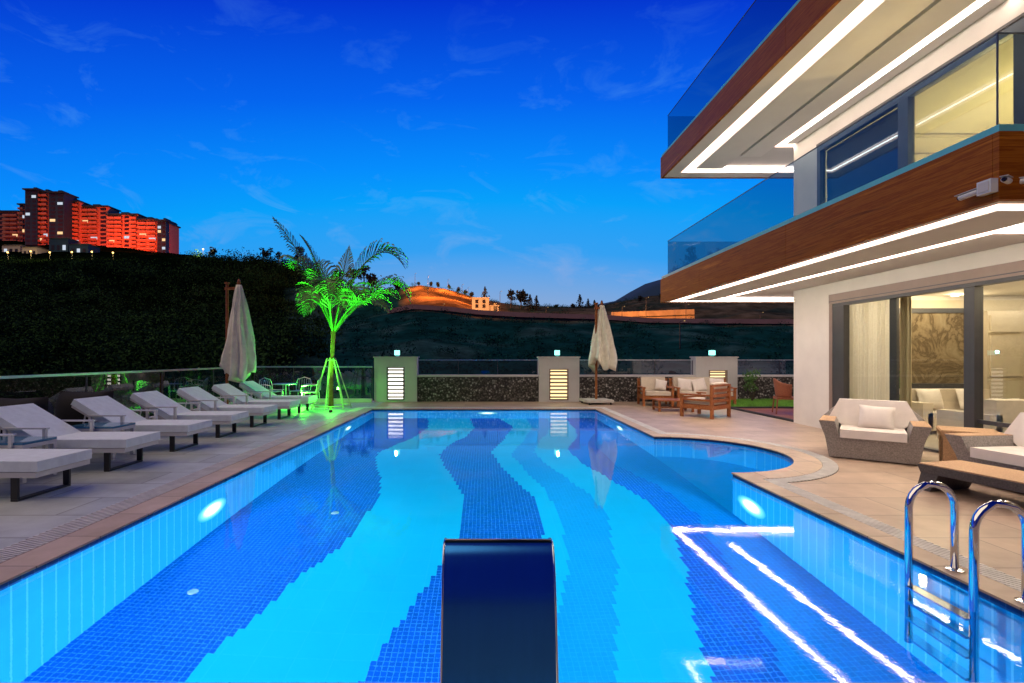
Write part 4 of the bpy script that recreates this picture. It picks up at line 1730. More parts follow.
# ------------------------------------------------------------------ cafe chairs and table, lit green
def cafe_chair(loc, rz, label, solid=False):
    t = thing('cafe_chair', label, 'chair', loc, rz, 'metal cafe chairs near the palm')
    for (x, y_) in ((-.22, -.2), (.22, -.2), (-.2, .24), (.2, .24)):
        b = MB()
        b.tube([(x * 1.1, y_ * 1.1, 0), (x, y_, .44)], .013, 6)
        b.build('leg', M['alu'], t)
    b = MB()
    b.box(-.24, .24, -.23, .23, .44, .46)
    b.build('seat', M['alu'] if not solid else M['white_metal'], t, bevel=.006)
    b = MB()
    arch = [(-.25, .22, .45), (-.27, .25, .66), (-.22, .28, .82), (0, .31, .88), (.22, .28, .82), (.27, .25, .66), (.25, .22, .45)]
    b.tube(arch, .016, 6)
    if solid:
        for z0, z1 in ((.5, .84),):
            b.box(-.24, .24, .27, .29, z0, z1)
    else:
        for k in range(1, 6):
            x = -.25 + .5 * k / 6
            b.tube([(x, .235, .46), (x, .29, .83)], .009, 5)
    b.build('backrest', M['alu'] if not solid else M['white_metal'], t)
    b = MB()
    for s in (-1, 1):
        b.tube([(s * .25, .25, .66), (s * .29, 0, .68), (s * .27, -.2, .65), (s * .24, -.21, .45)], .014, 6)
    b.build('arm', M['alu'], t)


cafe_chair((-6.75, 15.6, 0), R(70), 'metal cafe chair lit green, left one beside the round table')
cafe_chair((-6.0, 15.95, 0), R(-10), 'metal cafe chair lit green, between table and rear glass fence')
cafe_chair((-5.45, 15.35, 0), R(-80), 'solid backed cafe chair glowing green beside the palm stakes', True)
cafe_chair((-7.0, 14.9, 0), R(130), 'metal cafe chair half hidden behind the sixth sun lounger')
t = thing('cafe_table', 'small round metal table between the green lit cafe chairs', 'table', (-6.15, 15.2, 0))
b = MB()
b.lathe([(.34, .70), (.35, .71), (.35, .725)], 28)
b.build('table_top', M['alu'], t)
b = MB()
b.tube([(0, 0, .02), (0, 0, .699)], .025, 8)
b.build('column', M['alu'], t)
b = MB()
b.lathe([(.22, 0), (.2, .018), (.03, .03)], 20)
b.build('foot', M['alu'], t)


# ------------------------------------------------------------------ teak garden seats
def teak_seat(name, label, cat, loc, rz, width, pillows, cushion_back=True, group='teak garden seats'):
    """faces local -Y"""
    t = thing(name, label, cat, loc, rz, group)
    W_, d = width / 2, .40
    for sx in (-1, 1):
        for sy in (-1, 1):
            b = MB()
            x = sx * (W_ - .035)
            b.box(x - .035, x + .035, sy * d - .035, sy * d + .035, 0, .56 if sy < 0 else .80)
            b.build('leg', M['teak'], t, bevel=.006)
    b = MB()
    b.box(-W_ + .071, W_ - .071, -d - .02, -d + .02, .22, .32)
    b.box(-W_ + .071, W_ - .071, d - .02, d + .02, .22, .32)
    for sx in (-1, 1):
        x = sx * (W_ - .035)
        b.box(x - .018, x + .018, -d + .036, d - .036, .22, .32)
    n = 7
    for k in range(n):
        y_ = -d + .07 + (2 * d - .14) * k / (n - 1)
        b.box(-W_ + .02, W_ - .02, y_ - .025, y_ + .025, .321, .34)
    b.build('seat_frame', M['teak'], t)
    for sx in (-1, 1):
        b = MB()
        x = sx * (W_ - .035)
        b.box(x - .05, x + .05, -d - .06, d - .036, .562, .60)
        b.box(x - .016, x + .016, -d + .036, d - .036, .43, .48)
        b.build('armrest', M['teak'], t, bevel=.006)
    b = MB()
    for z in (.40, .53, .66):
        b.box(-W_ + .071, W_ - .071, d - .015, d + .015, z, z + .08)
    b.box(-W_ - .01, W_ + .01, d - .03, d + .03, .802, .85)
    b.build('backrest', M['teak'], t, bevel=.005)
    ns = max(1, round((width - .2) / .66))
    cw = (width - .18) / ns
    for k in range(ns):
        x = -W_ + .09 + cw * (k + .5)
        b = MB()
        b.box(x - cw / 2 + .004, x + cw / 2 - .004, -d - .02, d - .04, .342, .46)
        b.build('seat_cushion', M['cream'], t, bevel=.03, segs=3)
        b = MB()
        b.box(x - cw / 2 + .006, x + cw / 2 - .006, -.07, .07, 0, .44, mat=Matrix.Translation((0, d - .14, .455)) @ Matrix.Rotation(R(-11), 4, 'X'))
        b.build('back_cushion', M['cream'], t, bevel=.035, segs=3)
    for (x, rr, s) in pillows:
        b = MB()
        b.pillow(.44 * s, .42 * s, .17, Matrix.Translation((x, d - .33, .655)) @ Matrix.Rotation(R(-20), 4, 'X') @ Matrix.Rotation(R(rr), 4, 'Y'))
        b.build('throw_pillow', M['white_fabric'], t, smooth=True)


teak_seat('garden_armchair', 'teak armchair with cream cushions, facing the pool before pebble wall', 'armchair', (5.50, 15.75, 0), R(-6), .95, [(.2, 12, .8)])
teak_seat('garden_sofa', 'teak sofa with cream cushions below the right louvre pillar', 'sofa', (6.95, 15.65, 0), R(-4), 1.78, [(-.5, 6, 1), (-.05, -10, 1), (.5, 4, 1)])
teak_seat('garden_armchair', 'teak armchair seen from behind, its slatted back toward the camera', 'armchair', (5.78, 12.80, 0), R(218), .95, [])
t = thing('coffee_table', 'low teak coffee table between the garden armchairs', 'coffee table', (5.45, 14.15, 0), R(-4), None)
b = MB()
for k in range(7):
    y_ = -.33 + .66 * k / 6
    b.box(-.52, .52, y_ - .045, y_ + .045, .30, .33)
b.build('table_top', M['teak'], t)
for x in (-.46, .46):
    for y_ in (-.30, .30):
        b = MB()
        b.box(x - .03, x + .03, y_ - .03, y_ + .03, 0, .298)
        b.build('leg', M['teak'], t)
b = MB()
b.box(-.43, .43, -.02, .02, .08, .12)
for x in (-.46, .46):
    b.box(x - .02, x + .02, -.27, .27, .081, .121)
b.build('stretcher', M['teak'], t)

# brown deck, small lawn and planting right of the terrace
b = MB()
b.quad((7.45, 11.62, .006), (12, 11.62, .006), (12, 14.72, .006), (7.45, 14.72, .006))
tag(b.build('wood_deck', M['wood_deck']), kind='structure')
b = MB()
b.box(7.36, 7.44, 11.60, 14.80, .0, .05)
b.box(7.441, 13, 14.73, 14.80, .0, .055)
tag(b.build('lawn_kerb', M['channel']), 'dark edging strip around the brown deck and lawn', 'kerb')
b = MB()
b.quad((7.36, 14.81, .02), (13.4, 14.81, .02), (13.4, 16.98, .02), (7.36, 16.98, .02))
tag(b.build('lawn_soil', M['soil']), kind='structure')
rnd = random.Random(5)
b = MB()
for _ in range(14000):
    x, y_ = 7.38 + 3.6 * rnd.random(), 14.83 + 2.1 * rnd.random()
    a = rnd.random() * 6.28
    h = .06 + .07 * rnd.random()
    dx, dy = math.cos(a) * .009, math.sin(a) * .009
    q = Vector((rnd.gauss(0, .025), rnd.gauss(0, .025), h))
    b.bm.faces.new([b.bm.verts.new(v) for v in ((x - dx, y_ - dy, .02), (x + dx, y_ + dy, .02), (x + q.x, y_ + q.y, .02 + q.z))])
tag(b.build('grass', M['lawn']), 'bright green strip of lawn in front of the pebble wall', 'grass', kind='stuff')
t = thing('garden_shrub', 'small bright leafy shrub on the lawn in front of pebble wall', 'shrub', (8.95, 16.35, .02))
b = MB()
rnd = random.Random(9)
for k in range(9):
    a = rnd.random() * 6.28
    b.tube([(0, 0, 0), (math.cos(a) * .10, math.sin(a) * .1, .4), (math.cos(a) * .2, math.sin(a) * .2, .75 + .2 * rnd.random())], [.014, .009, .004], 5)
b.build('stem', M['bark'], t)
b = MB()
for k in range(9):
    a = rnd.random() * 6.28
    leaf_quads(b.bm, (math.cos(a) * .16, math.sin(a) * .16, .45 + .55 * rnd.random()), (.15, .15, .14), 40, .045, rnd)
b.build('foliage', M['leaf_bright'], t)

# wicker chair on the brown deck
t = thing('wicker_chair', 'brown woven wicker chair on the wooden deck beside the house', 'chair', (8.25, 13.35, .006), R(70))
for (x, y_) in ((-.24, -.24), (.24, -.24), (-.22, .26), (.22, .26)):
    b = MB()
    b.tube([(x * 1.15, y_ * 1.15, 0), (x, y_, .42)], .018, 6)
    b.build('leg', M['rattan_red'], t)
b = MB()
b.box(-.28, .28, -.28, .28, .40, .46)
b.build('seat', M['rattan_red'], t, bevel=.02)
b = MB()
rows = []
for i in range(9):
    z = .46 + .5 * i / 8
    row = []
    for k in range(13):
        a = PI * k / 12
        rr = .30 + .06 * i / 8
        zz = z if True else z
        drop = .20 * max(0, abs(math.cos(a)) - .25) * (i / 8)
        row.append(b.bm.verts.new((rr * math.cos(a), -.05 + (rr * 1.05) * math.sin(a), zz - drop)))
    rows.append(row)
for A, B in zip(rows, rows[1:]):
    for k in range(12):
        b.bm.faces.new((A[k], A[k + 1], B[k + 1], B[k]))
o = b.build('backrest', M['rattan_red'], t, smooth=True)
md = o.modifiers.new('thickness', 'SOLIDIFY')
md.thickness = .03


# ------------------------------------------------------------------ rattan lounge set
def shell_chair(label, loc, rz, pil):
    """faceted rattan lounge chair, faces local -Y"""
    t = thing('lounge_armchair', label, 'armchair', loc, rz, 'faceted grey rattan lounge chairs')
    t.scale = (1.05, 1.05, 1.0)
    b = MB()
    wb, wt = .50, .545
    b.frustum([(-wb, -.36, .02), (wb, -.36, .02), (wb, .36, .02), (-wb, .36, .02)], [(-wt, -.43, .33), (wt, -.43, .33), (wt, .42, .33), (-wt, .42, .33)])
    for s in (-1, 1):
        xs = [(s * wt, s * (wt - .17)), (s * (wt + .07), s * (wt - .12))]
        lo = sorted(xs[0])
        hi = sorted(xs[1])
        b.frustum([(lo[0], -.43, .331), (lo[1], -.43, .331), (lo[1], .24, .331), (lo[0], .24, .331)], [(hi[0], -.50, .575), (hi[1], -.50, .575), (hi[1], .27, .575), (hi[0], .27, .575)])
    # back slab with chamfered shoulders
    pr = [(-wt, .331), (wt, .331), (wt + .065, .575), (.36, .84), (-.36, .84), (-wt - .065, .575)]
    f = [b.bm.verts.new((x, .25 + (z - .33) * .22, z)) for x, z in pr]
    g = [b.bm.verts.new((x, .42 + (z - .33) * .16, z)) for x, z in pr]
    b.bm.faces.new(f)
    b.bm.faces.new(list(reversed(g)))
    for i in range(6):
        j = (i + 1) % 6
        b.bm.faces.new((f[i], g[i], g[j], f[j]))
    b.build('shell', M['rattan'], t, bevel=.012)
    for s in (-1, 1):
        hi = sorted((s * (wt + .065), s * (wt - .115)))
        b = MB()
        b.box(hi[0], hi[1], -.495, .262, .577, .583)
        b.build('arm_top', M['rattan_tan'], t)
    b = MB()
    b.box(-wt + .175, wt - .175, -.45, .235, .333, .455)
    b.build('seat_cushion', M['white_fabric'], t, bevel=.03, segs=3)
    b = MB()
    pr = [(-wt + .18, .46), (wt - .18, .46), (wt - .02, .585), (.40, .865), (-.40, .865), (-wt + .02, .585)]
    f = [b.bm.verts.new((x, .135 + (z - .33) * .22, z)) for x, z in pr]
    g = [b.bm.verts.new((x, .245 + (z - .33) * .22, z)) for x, z in pr]
    b.bm.faces.new(f)
    b.bm.faces.new(list(reversed(g)))
    for i in range(6):
        j = (i + 1) % 6
        b.bm.faces.new((f[i], g[i], g[j], f[j]))
    b.build('back_cushion', M['white_fabric'], t, bevel=.03, segs=3)
    b = MB()
    b.pillow(.42, .36, .16, Matrix.Translation((pil, .04, .62)) @ Matrix.Rotation(R(-17), 4, 'X') @ Matrix.Rotation(R(3), 4, 'Y'))
    b.build('throw_pillow', M['white_fabric'], t, smooth=True)


shell_chair('grey rattan lounge chair with white cushions, whole, in front of sliding door', (5.98, 7.55, 0), R(-38), .05)
shell_chair('grey rattan lounge chair with white cushions, cut off by the right photo edge', (6.42, 5.62, 0), R(-84), .06)


def slab_table(name, label, loc, rz, w, l, h, body, topm, inset):
    t = thing(name, label, 'table', loc, rz)
    b = MB()
    b.frustum([(-w / 2 + .02, -l / 2 + .02, h - .10), (w / 2 - .02, -l / 2 + .02, h - .10), (w / 2 - .02, l / 2 - .02, h - .10), (-w / 2 + .02, l / 2 - .02, h - .10)],
              [(-w / 2, -l / 2, h - .008), (w / 2, -l / 2, h - .008), (w / 2, l / 2, h - .008), (-w / 2, l / 2, h - .008)])
    b.build('frame', body, t, bevel=.01)
    b = MB()
    b.box(-w / 2 + .012, w / 2 - .012, -l / 2 + .012, l / 2 - .012, h - .006, h + .006)
    b.build('table_top', topm, t, bevel=.003)
    for s in (-1, 1):
        b = MB()
        y1 = s * (l / 2 - .02)
        y0 = s * (l / 2 - .20)
        yb1, yb0 = s * (l / 2 - .02 + inset), s * (l / 2 - .16 + inset)
        lo, hi = sorted((yb0, yb1)), sorted((y0, y1))
        b.frustum([(-w / 2 + .03, lo[0], 0), (w / 2 - .03, lo[0], 0), (w / 2 - .03, lo[1], 0), (-w / 2 + .03, lo[1], 0)],
                  [(-w / 2 + .03, hi[0], h - .102), (w / 2 - .03, hi[0], h - .102), (w / 2 - .03, hi[1], h - .102), (-w / 2 + .03, hi[1], h - .102)])
        b.build('leg', body, t, bevel=.01)
    return t


slab_table('low_table', 'low charcoal rattan table with tan top at the right photo edge', (5.56, 5.08, 0), R(13), .66, 1.50, .31, M['rattan_dark'], M['rattan_tan'], .05)
t = slab_table('side_table', 'tan woven side table between the two lounge chairs by the door', (6.83, 6.92, 0), R(-38), .62, .62, .52, M['rattan_tan'], M['rattan_tan'], -.08)
t['category'] = 'side table'

# ------------------------------------------------------------------ the villa
vl = thing('villa', 'modern white villa with wood edged balconies and lit soffits at right', 'house', (7.3, 8, 0))
vl.location = (0, 0, 0)
XW = 7.3                       # facade plane
YE = 11.55                     # far end of the facade
XF = 4.9                       # balcony edge
YB0, YB1 = 4.66, 13.6
Z1, Z1T = 3.05, 3.70
Z2, Z2T = 6.50, 7.07
YD1 = 10.34                     # far jamb of the sliding door
ZD = 2.84
b = MB()
b.box(XW, XW + .30, YD1, YE, 0, 3.16)                       # white wall pier, ground floor
b.box(XW, XW + .30, -2, YD1 - .001, ZD + .02, 3.16)         # lintel
b.box(XW + .301, 14, YE - .30, YE, 0, 3.16)                 # end wall
b.box(XW, XW + .30, 10.72, YE, Z1T + .01, 6.6)              # upper pier
b.box(XW, XW + .30, -2, 10.719, 6.15, 6.6)
b.box(XW + .301, 14, YE - .30, YE, Z1T + .01, 6.6)
b.build('wall', M['render_white'], vl)
# floors and ceilings
b = MB()
b.box(XW + .01, 14, -2, YE - .301, .004, .02)
b.build('room_floor', M['room_floor'], vl)
b = MB()
b.box(XW + .301, 14, -2, YE - .301, 2.96, 3.04)
b.box(XW + .9, 12.9, -1, YE - 1.2, 2.86, 2.93)
b.build('room_ceiling', M['render_white'], vl)
b = MB()
b.box(XW + .301, 14, -2, YE - .301, 6.32, 6.42)
b.box(XW + .302, XW + 1.1, -2, YE - .302, 6.22, 6.30)
b.box(XW + 1.101, 13, YE - 1.1, YE - .303, 6.22, 6.30)
b.build('room_ceiling', M['room_wall'], vl)
b = MB()
b.box(13.6, 13.9, -2, YE - .305, .021, 2.95)
b.box(13.6, 13.9, -2, YE - .305, Z1T + .02, 6.31)
b.box(XW + .31, 13.59, YE - .34, YE - .303, .021, 2.85)
b.box(XW + .31, 13.59, YE - .34, YE - .303, Z1T + .02, 6.2)
b.box(XW + .305, 13.59, 4.0, 4.1, Z1T + .02, 6.2)
b.build('room_wall', M['room_wall'], vl)


def balcony(z0, z1, led, trays, rail_top, far_leg):
    bal = node('balcony', vl)
    # fascia boards (side, far end, near end)
    b = MB()
    yj = [YB0 + .061, YB0 + 3.3, YB0 + 6.5, YB1 - .061]
    for ya, yb in zip(yj, yj[1:]):
        b.box(XF, XF + .06, ya + .003, yb - .003, z0, z1)
    b.box(XF, 14, YB0, YB0 + .06, z0, z1)
    b.box(XF, 14, YB1 - .06, YB1, z0, z1)
    b.build('fascia', M['fascia'], bal)
    # soffit: border ring, light coves, panels
    b = MB()
    zc = z0 + .10
    x_edges = trays
    b.box(XF + .061, 14, YB0 + .061, YB1 - .061, zc, zc + .25, 1)          # cove ceiling
    e0 = trays[0]
    b.box(XF + .062, e0[0], YB0 + .062, YB1 - .062, z0 + .012, zc - .001, 0)  # outer border
    b.box(e0[0] + .001, 14, YB1 - (e0[0] - XF), YB1 - .062, z0 + .012, zc - .001, 0)
    b.box(e0[0] + .001, 14, YB0 + .062, YB0 + (e0[0] - XF), z0 + .012, zc - .001, 0)
    # dropped panels between coves
    for (xa, xb, zz, mi) in [t_ for t_ in trays[1]]:
        b.box(xa, xb, YB0 + (xa - XF), YB1 - (xa - XF), zz, zc - .002, mi)
    b.build('soffit', [M['soffit'], M['soffit_grey']], bal)
    for (xa, xb, zz, ed) in trays[2]:
        b = MB()
        ya, yb = YB0 + (xa - XF), YB1 - (xa - XF)
        w_ = xb - xa
        b.quad((xa, ya, zz), (xa, yb, zz), (xb, yb - w_, zz), (xb, ya + w_, zz))
        if far_leg or xa < 6:
            b.quad((xa, yb, zz), (14, yb, zz), (14, yb - w_, zz), (xb, yb - w_, zz))
        b.quad((xa, ya, zz), (xb, ya + w_, zz), (14, ya + w_, zz), (14, ya, zz))
        if xa > 6:                                   # the strip's inner edge throws light on the facade
            b.quad((xb, ya + w_, zz), (xb, yb - w_, zz), (xb, yb - w_, zz + .028), (xb, ya + w_, zz + .028))
        b.build('light_strip', led, bal)
        b = MB()
        for (xc, xd) in ((xa - ed, xa - .0005), (xb + .0005, xb + ed)):
            ya, yb = YB0 + (xc - XF), YB1 - (xc - XF)
            w_ = xd - xc
            b.quad((xc, ya, zz - .001), (xc, yb, zz - .001), (xd, yb - w_, zz - .001), (xd, ya + w_, zz - .001))
            if far_leg or xa < 6:
                b.quad((xc, yb, zz - .001), (14, yb, zz - .001), (14, yb - w_, zz - .001), (xd, yb - w_, zz - .001))
            b.quad((xc, ya, zz - .001), (xd, ya + w_, zz - .001), (14, ya + w_, zz - .001), (14, ya, zz - .001))
        b.build('strip_glow', M['led_glow'], bal)  # added glowing bands stand in for the cove glow beside each strip
    # glass railing
    b = MB()
    b.box(XF + .02, XF + .10, YB0 + .101, YB1 - .02, z1 + .002, z1 + .075)
    b.box(XF + .02, 14, YB0 + .02, YB0 + .10, z1 + .002, z1 + .075)
    b.box(XF + .101, 14, YB1 - .10, YB1 - .021, z1 + .002, z1 + .075)
    b.build('railing_channel', M['turq'], bal)
    b = MB()
    xg = XF + .14
    n = 4
    b.quad((xg, YB0 + .16, z1 - .0), (xg, YB1 - .16, z1), (xg, YB1 - .16, rail_top), (xg, YB0 + .16, rail_top))
    b.quad((xg + .004, YB0 + .15, z1), (14, YB0 + .15, z1), (14, YB0 + .15, rail_top), (xg + .004, YB0 + .15, rail_top))
    b.quad((xg + .004, YB1 - .15, z1), (14, YB1 - .15, z1), (14, YB1 - .15, rail_top), (xg + .004, YB1 - .15, rail_top))
    b.build('glass_railing', M['rail_glass'], bal)
    b = MB()
    b.box(xg - .008, xg + .008, YB0 + .142, YB1 - .158, rail_top + .001, rail_top + .012)
    b.box(xg + .009, 14, YB0 + .142, YB0 + .158, rail_top + .001, rail_top + .012)
    b.box(xg - .006, xg + .006, YB0 + .144, YB0 + .156, z1 + .076, rail_top)
    b.build('railing_cap', M['frame_blue'], bal)
    # slab top
    b = MB()
    b.box(XF + .062, 14, YB0 + .062, YB1 - .062, zc + .252, z1 - .004)
    b.build('slab', M['soffit_grey'], bal)


balcony(Z1, Z1T, M['led'], ((5.08,), [(5.31, 6.09, Z1 + .012, 1), (6.30, 7.28, Z1 + .05, 1)], [(5.15, 5.225, Z1 + .02, .07), (6.16, 6.225, Z1 + .02, .055)]), 4.72, False)
balcony(Z2, Z2T, M['led_upper'], ((5.30,), [(5.58, 6.28, Z2 + .012, 0), (6.36, 6.86, Z2 + .012, 0), (7.06, 7.29, Z2 + .03, 0)], [(5.38, 5.44, Z2 + .03, .075), (6.935, 6.975, Z2 + .03, .05)]), 8.16, True)

# sliding door on the ground floor
sd = node('sliding_door', vl)
b = MB()
b.box(XW - .02, XW + .10, 9.92, 10.24, .051, 2.60)
b.box(XW + .04, XW + .09, 8.72, 8.87, .051, 2.60)
b.box(XW - .02, XW + .10, -2, 10.24, 2.601, 2.66)
b.box(XW - .015, XW + .12, 7.28, 7.44, .03, 2.60)
b.box(XW + .02, XW + .10, 4.2, 4.3, .03, 2.60)
b.box(XW - .015, XW + .10, -2, 10.24, .021, .05)
b.box(XW + .03, XW + .09, 4.31, 7.279, .56, .62)
b.build('frame', M['frame'], sd)
b = MB()
b.box(XW - .03, XW + .14, -2, 10.336, 2.662, ZD + .018)
b.box(XW - .025, XW + .10, 10.242, 10.336, .021, 2.66)
b.build('shutter_box', M['frame_brown'], sd)
b = MB()
b.box(XW - .034, XW - .031, -2, 10.33, 2.70, 2.715)
b.build('shutter_slot', M['frame'], sd)
b = MB()
b.quad((XW + .03, 7.445, .05), (XW + .03, 9.91, .05), (XW + .03, 9.91, 2.6), (XW + .03, 7.445, 2.6))
b.build('pane', M['pane'], sd)
b = MB()
b.quad((XW + .065, 4.3, .05), (XW + .065, 7.279, .05), (XW + .065, 7.279, 2.6), (XW + .065, 4.3, 2.6))
b.build('pane', M['pane'], sd)

# upper windows
uw = node('window', vl)
b = MB()
b.box(XW - .02, XW + .10, 10.62, 10.715, Z1T + .01, 6.14)
b.box(XW - .02, XW + .10, -2, 10.62, 6.02, 6.14)
b.box(XW - .02, XW + .10, 8.42, 8.62, Z1T + .01, 6.019)
b.box(XW - .02, XW + .10, 6.60, 6.74, Z1T + .01, 6.019)
b.build('frame', M['frame_blue'], uw)
b = MB()
b.box(XW - .035, XW - .021, -2, 10.715, 6.145, 6.19)
b.build('drip_trim', M['frame'], uw)
for (y0, y1, mt) in ((8.62, 10.62, 'pane_dark'), (6.74, 8.42, 'pane'), (3.6, 6.6, 'pane_dark')):
    b = MB()
    b.quad((XW + .05, y0, Z1T + .02), (XW + .05, y1, Z1T + .02), (XW + .05, y1, 6.01), (XW + .05, y0, 6.01))
    b.build('pane', M[mt], uw)
b = MB()
b.box(XW + .12, XW + .14, 8.7, 10.6, 4.9, 6.01)
o = b.build('roller_blind', M['frame_blue'], uw)


def wavy(y0, y1, x, z0, z1, amp, waves, name, mat, parent):
    b = MB()
    n = waves * 8
    A = [b.bm.verts.new((x + amp * math.sin(2 * PI * waves * i / n) + amp * .3 * math.sin(5.3 * i), y0 + (y1 - y0) * i / n, z0)) for i in range(n + 1)]
    B = [b.bm.verts.new((x + .8 * amp * math.sin(2 * PI * waves * i / n + .3) + amp * .3 * math.sin(5.3 * i), y0 + (y1 - y0) * i / n, z1)) for i in range(n + 1)]
    for i in range(n):
        b.bm.faces.new((A[i], A[i + 1], B[i + 1], B[i]))
    return b.build(name, mat, parent, smooth=True)


for (y0, y1, mt, lab, wv) in ((9.12, 10.2, 'curtain', 'white floor length curtain behind the sliding door glass', 11), (8.80, 9.0, 'beige_curtain', 'narrow sand coloured curtain next to the white curtain', 4)):
    t = tag(wavy(y0, y1, XW + .27 if wv > 5 else XW + .36, .03, 2.75, .05, wv, 'curtain', M[mt], None), lab, 'curtain')
t = tag(wavy(5.0, 6.55, XW + .42, Z1T + .03, 6.15, .06, 12, 'curtain', M['curtain'], None), 'grey curtain behind the upper right balcony window', 'curtain')

# interior: framed marble panel, cabinet doors, sofas, lamps
t = thing('marble_panel', 'brown veined marble wall panel in a dark frame inside the living room', 'wall panel', (9.95, YE - .345, 0))
b = MB()
b.box(-.95, 1.0, -.03, -.005, .95, 2.55)
b.build('panel', M['marble'], t)
b = MB()
b.box(-1.05, -.951, -.06, -.004, .02, 2.66)
b.box(1.001, 1.10, -.06, -.004, .02, 2.66)
b.box(-.95, 1.0, -.06, -.004, 2.551, 2.66)
b.box(-.95, 1.0, -.20, -.004, .80, .949)
b.build('frame', M['frame'], t)
t = thing('tall_cabinet', 'cream panelled cabinet doors at the back of the living room', 'cabinet', (12.2, YE - .345, .021))
b = MB()
b.box(-1.05, 1.35, -.35, -.005, 0, 2.55)
b.build('body', M['panel_cream'], t)
for k in range(3):
    b = MB()
    x = -1.0 + .8 * k
    for (z0, z1) in ((.1, 1.0), (1.1, 2.0), (2.08, 2.45)):
        b.box(x, x + .70, -.385, -.351, z0, z1)
    b.build('door', M['panel_cream'], t, bevel=.008)


def inner_sofa(loc, rz, w, label):
    t = thing('living_room_sofa', label, 'sofa', loc, rz, 'cream sofas inside the living room')
    b = MB()
    b.box(-w / 2, w / 2, -.45, .45, .08, .42)
    b.build('base', M['cream'], t, bevel=.04)
    b = MB()
    b.box(-w / 2, w / 2, .22, .45, .425, .85)
    b.build('backrest', M['cream'], t, bevel=.05)
    for s in (-1, 1):
        b = MB()
        b.box(s * w / 2 - .1, s * w / 2 + .1, -.45, .45, .10, .62)
        b.build('armrest', M['cream'], t, bevel=.04)
    n = max(1, round(w / .8))
    for k in range(n):
        x = -w / 2 + .12 + (w - .24) * (k + .5) / n
        b = MB()
        b.pillow(.5, .42, .2, Matrix.Translation((x, .1, .66)) @ Matrix.Rotation(R(-15), 4, 'X'))
        b.build('throw_pillow', M['white_fabric'], t, smooth=True)
    for x in (-w / 2 + .08, w / 2 - .08):
        for y_ in (-.38, .38):
            b = MB()
            b.box(x - .025, x + .025, y_ - .025, y_ + .025, 0, .079)
            b.build('leg', M['frame'], t)


inner_sofa((8.75, 8.1, .021), R(180), 1.5, 'cream sofa behind the sliding door, left of the dark mullion')
inner_sofa((9.7, 10.1, .021), R(0), 1.9, 'cream sofa against the marble panel deep in the room')
inner_sofa((8.9, 5.9, .021), R(100), 2.3, 'long cream sofa behind the right sliding pane')
t = thing('house_plant', 'green potted plant in the living room beside the marble panel', 'potted plant', (8.55, 10.2, .021))
b = MB()
b.lathe([(.13, 0), (.18, .32), (.19, .36)], 18)
b.build('pot', M['stone_white'], t)
b = MB()
b.tube([(0, 0, .3), (.03, 0, .9)], .02, 6)
rnd = random.Random(2)
leaf_quads(b.bm, (0, 0, .95), (.26, .26, .32), 130, .07, rnd)
b.build('foliage', M['leaf_bright'], t)
for (x, y_) in ((8.6, 9.6), (10.0, 10.4), (9.2, 7.6), (10.8, 8.8), (9.6, 5.6)):
    t = thing('ceiling_downlight', 'warm recessed downlight in the living room ceiling', 'downlight', (x, y_, 2.859), 0, 'living room ceiling downlights')
    b = MB()
    b.lathe([(.075, -.012), (.085, -.004), (.085, 0)], 20)
    b.build('rim', M['white_metal'], t)
    b = MB()
    b.lathe([(.06, -.016), (.06, -.0125)], 20)
    b.build('lens', M['downlight'], t)
    light('downlight_lamp', 'POINT', (0, 0, -.12), 50, (1.0, .77, .44), .05, parent=t)
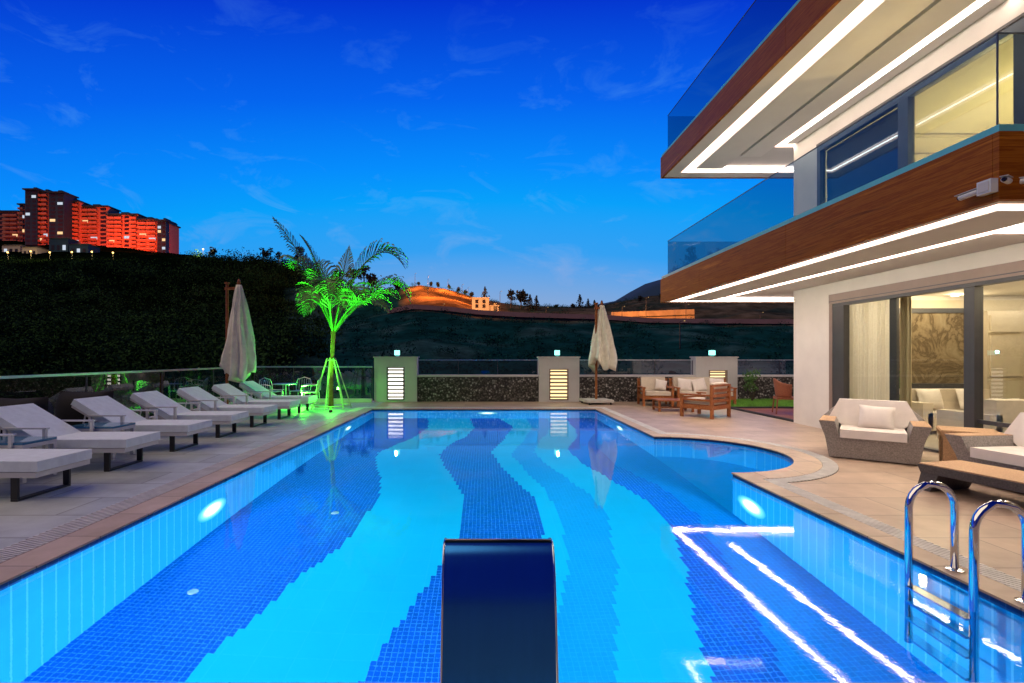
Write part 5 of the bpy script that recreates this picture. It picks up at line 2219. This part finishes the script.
# cove strip around the living-room ceiling and the upper room
b = MB()
b.quad((8.1, YE - 1.13, 2.95), (12.9, YE - 1.13, 2.95), (12.9, YE - 1.05, 2.95), (8.1, YE - 1.05, 2.95))
b.quad((8.02, -1, 2.95), (8.10, -1, 2.95), (8.10, YE - 1.1, 2.95), (8.02, YE - 1.1, 2.95))
b.build('ceiling_strip', M['led'], vl)
light('upper_room_lamp', 'AREA', (10.6, 8.0, 6.1), 190, (1.0, .70, .28), (2.2, 4.0), (0, 0, 0))
light('bedroom_lamp', 'POINT', (9.6, 7.9, 4.9), 330, (1.0, .68, .27), .15)
light('bedroom_lamp', 'POINT', (10.2, 9.6, 4.7), 200, (1.0, .68, .27), .15)
pend = thing('pendant_lamp', 'round warm pendant lamp in the upper bedroom', 'lamp', (10.4, 8.6, 6.31))
b = MB()
b.tube([(0, 0, 0), (0, 0, -.4)], .01, 6)
b.build('cord', M['black_metal'], pend)
b = MB()
b.lathe([(.05, -.72), (.2, -.64), (.24, -.54), (.16, -.44), (.04, -.401)], 20)
b.build('lamp_shade', emis('pendant glow', (1, .75, .4), 4), pend, smooth=True)

# security cameras on the near corner of the balcony fascia
def cctv(loc, rz, tilt, label):
    t = thing('security_camera', label, 'security camera', loc, rz, 'white security cameras on the balcony fascia')
    t.rotation_euler = (0, tilt, rz)
    t.scale = (.68, .68, .68)
    b = MB()
    b.lathe([(.036, -.11), (.04, -.10), (.04, .10), (.030, .115)], 16)
    o = b.build('body', M['cctv'], t, smooth='angle')
    o.rotation_euler = (0, R(90), 0)
    b = MB()
    b.lathe([(.031, .1155), (.029, .128), (.012, .130)], 16)
    o = b.build('lens', M['lens'], t, smooth='angle')
    o.rotation_euler = (0, R(90), 0)
    b = MB()
    b.box(-.12, .145, -.042, .042, .041, .048)
    b.build('sun_hood', M['cctv'], t)
    return t


bxm = thing('junction_box', 'white junction box between the security cameras on the balcony corner', 'junction box', (XF - .037, 4.735, 3.195))
b = MB()
b.box(-.035, .035, -.068, .068, -.07, .06)
b.build('body', M['cctv'], bxm, bevel=.010)
b = MB()
b.box(-.041, -.036, -.05, .05, -.05, .04)
b.build('lid', M['white_metal'], bxm)
cctv((XF - .07, 4.885, 3.165), R(108), R(8), 'small white security camera pointing along the balcony, left of the junction box')
cctv((XF - .02, 4.575, 3.20), R(-148), R(4), 'white security camera at the balcony corner, right of the junction box')
cctv((XF + .20, 4.56, 3.20), R(-60), R(6), 'white security camera on the front fascia, cut by the right photo edge')
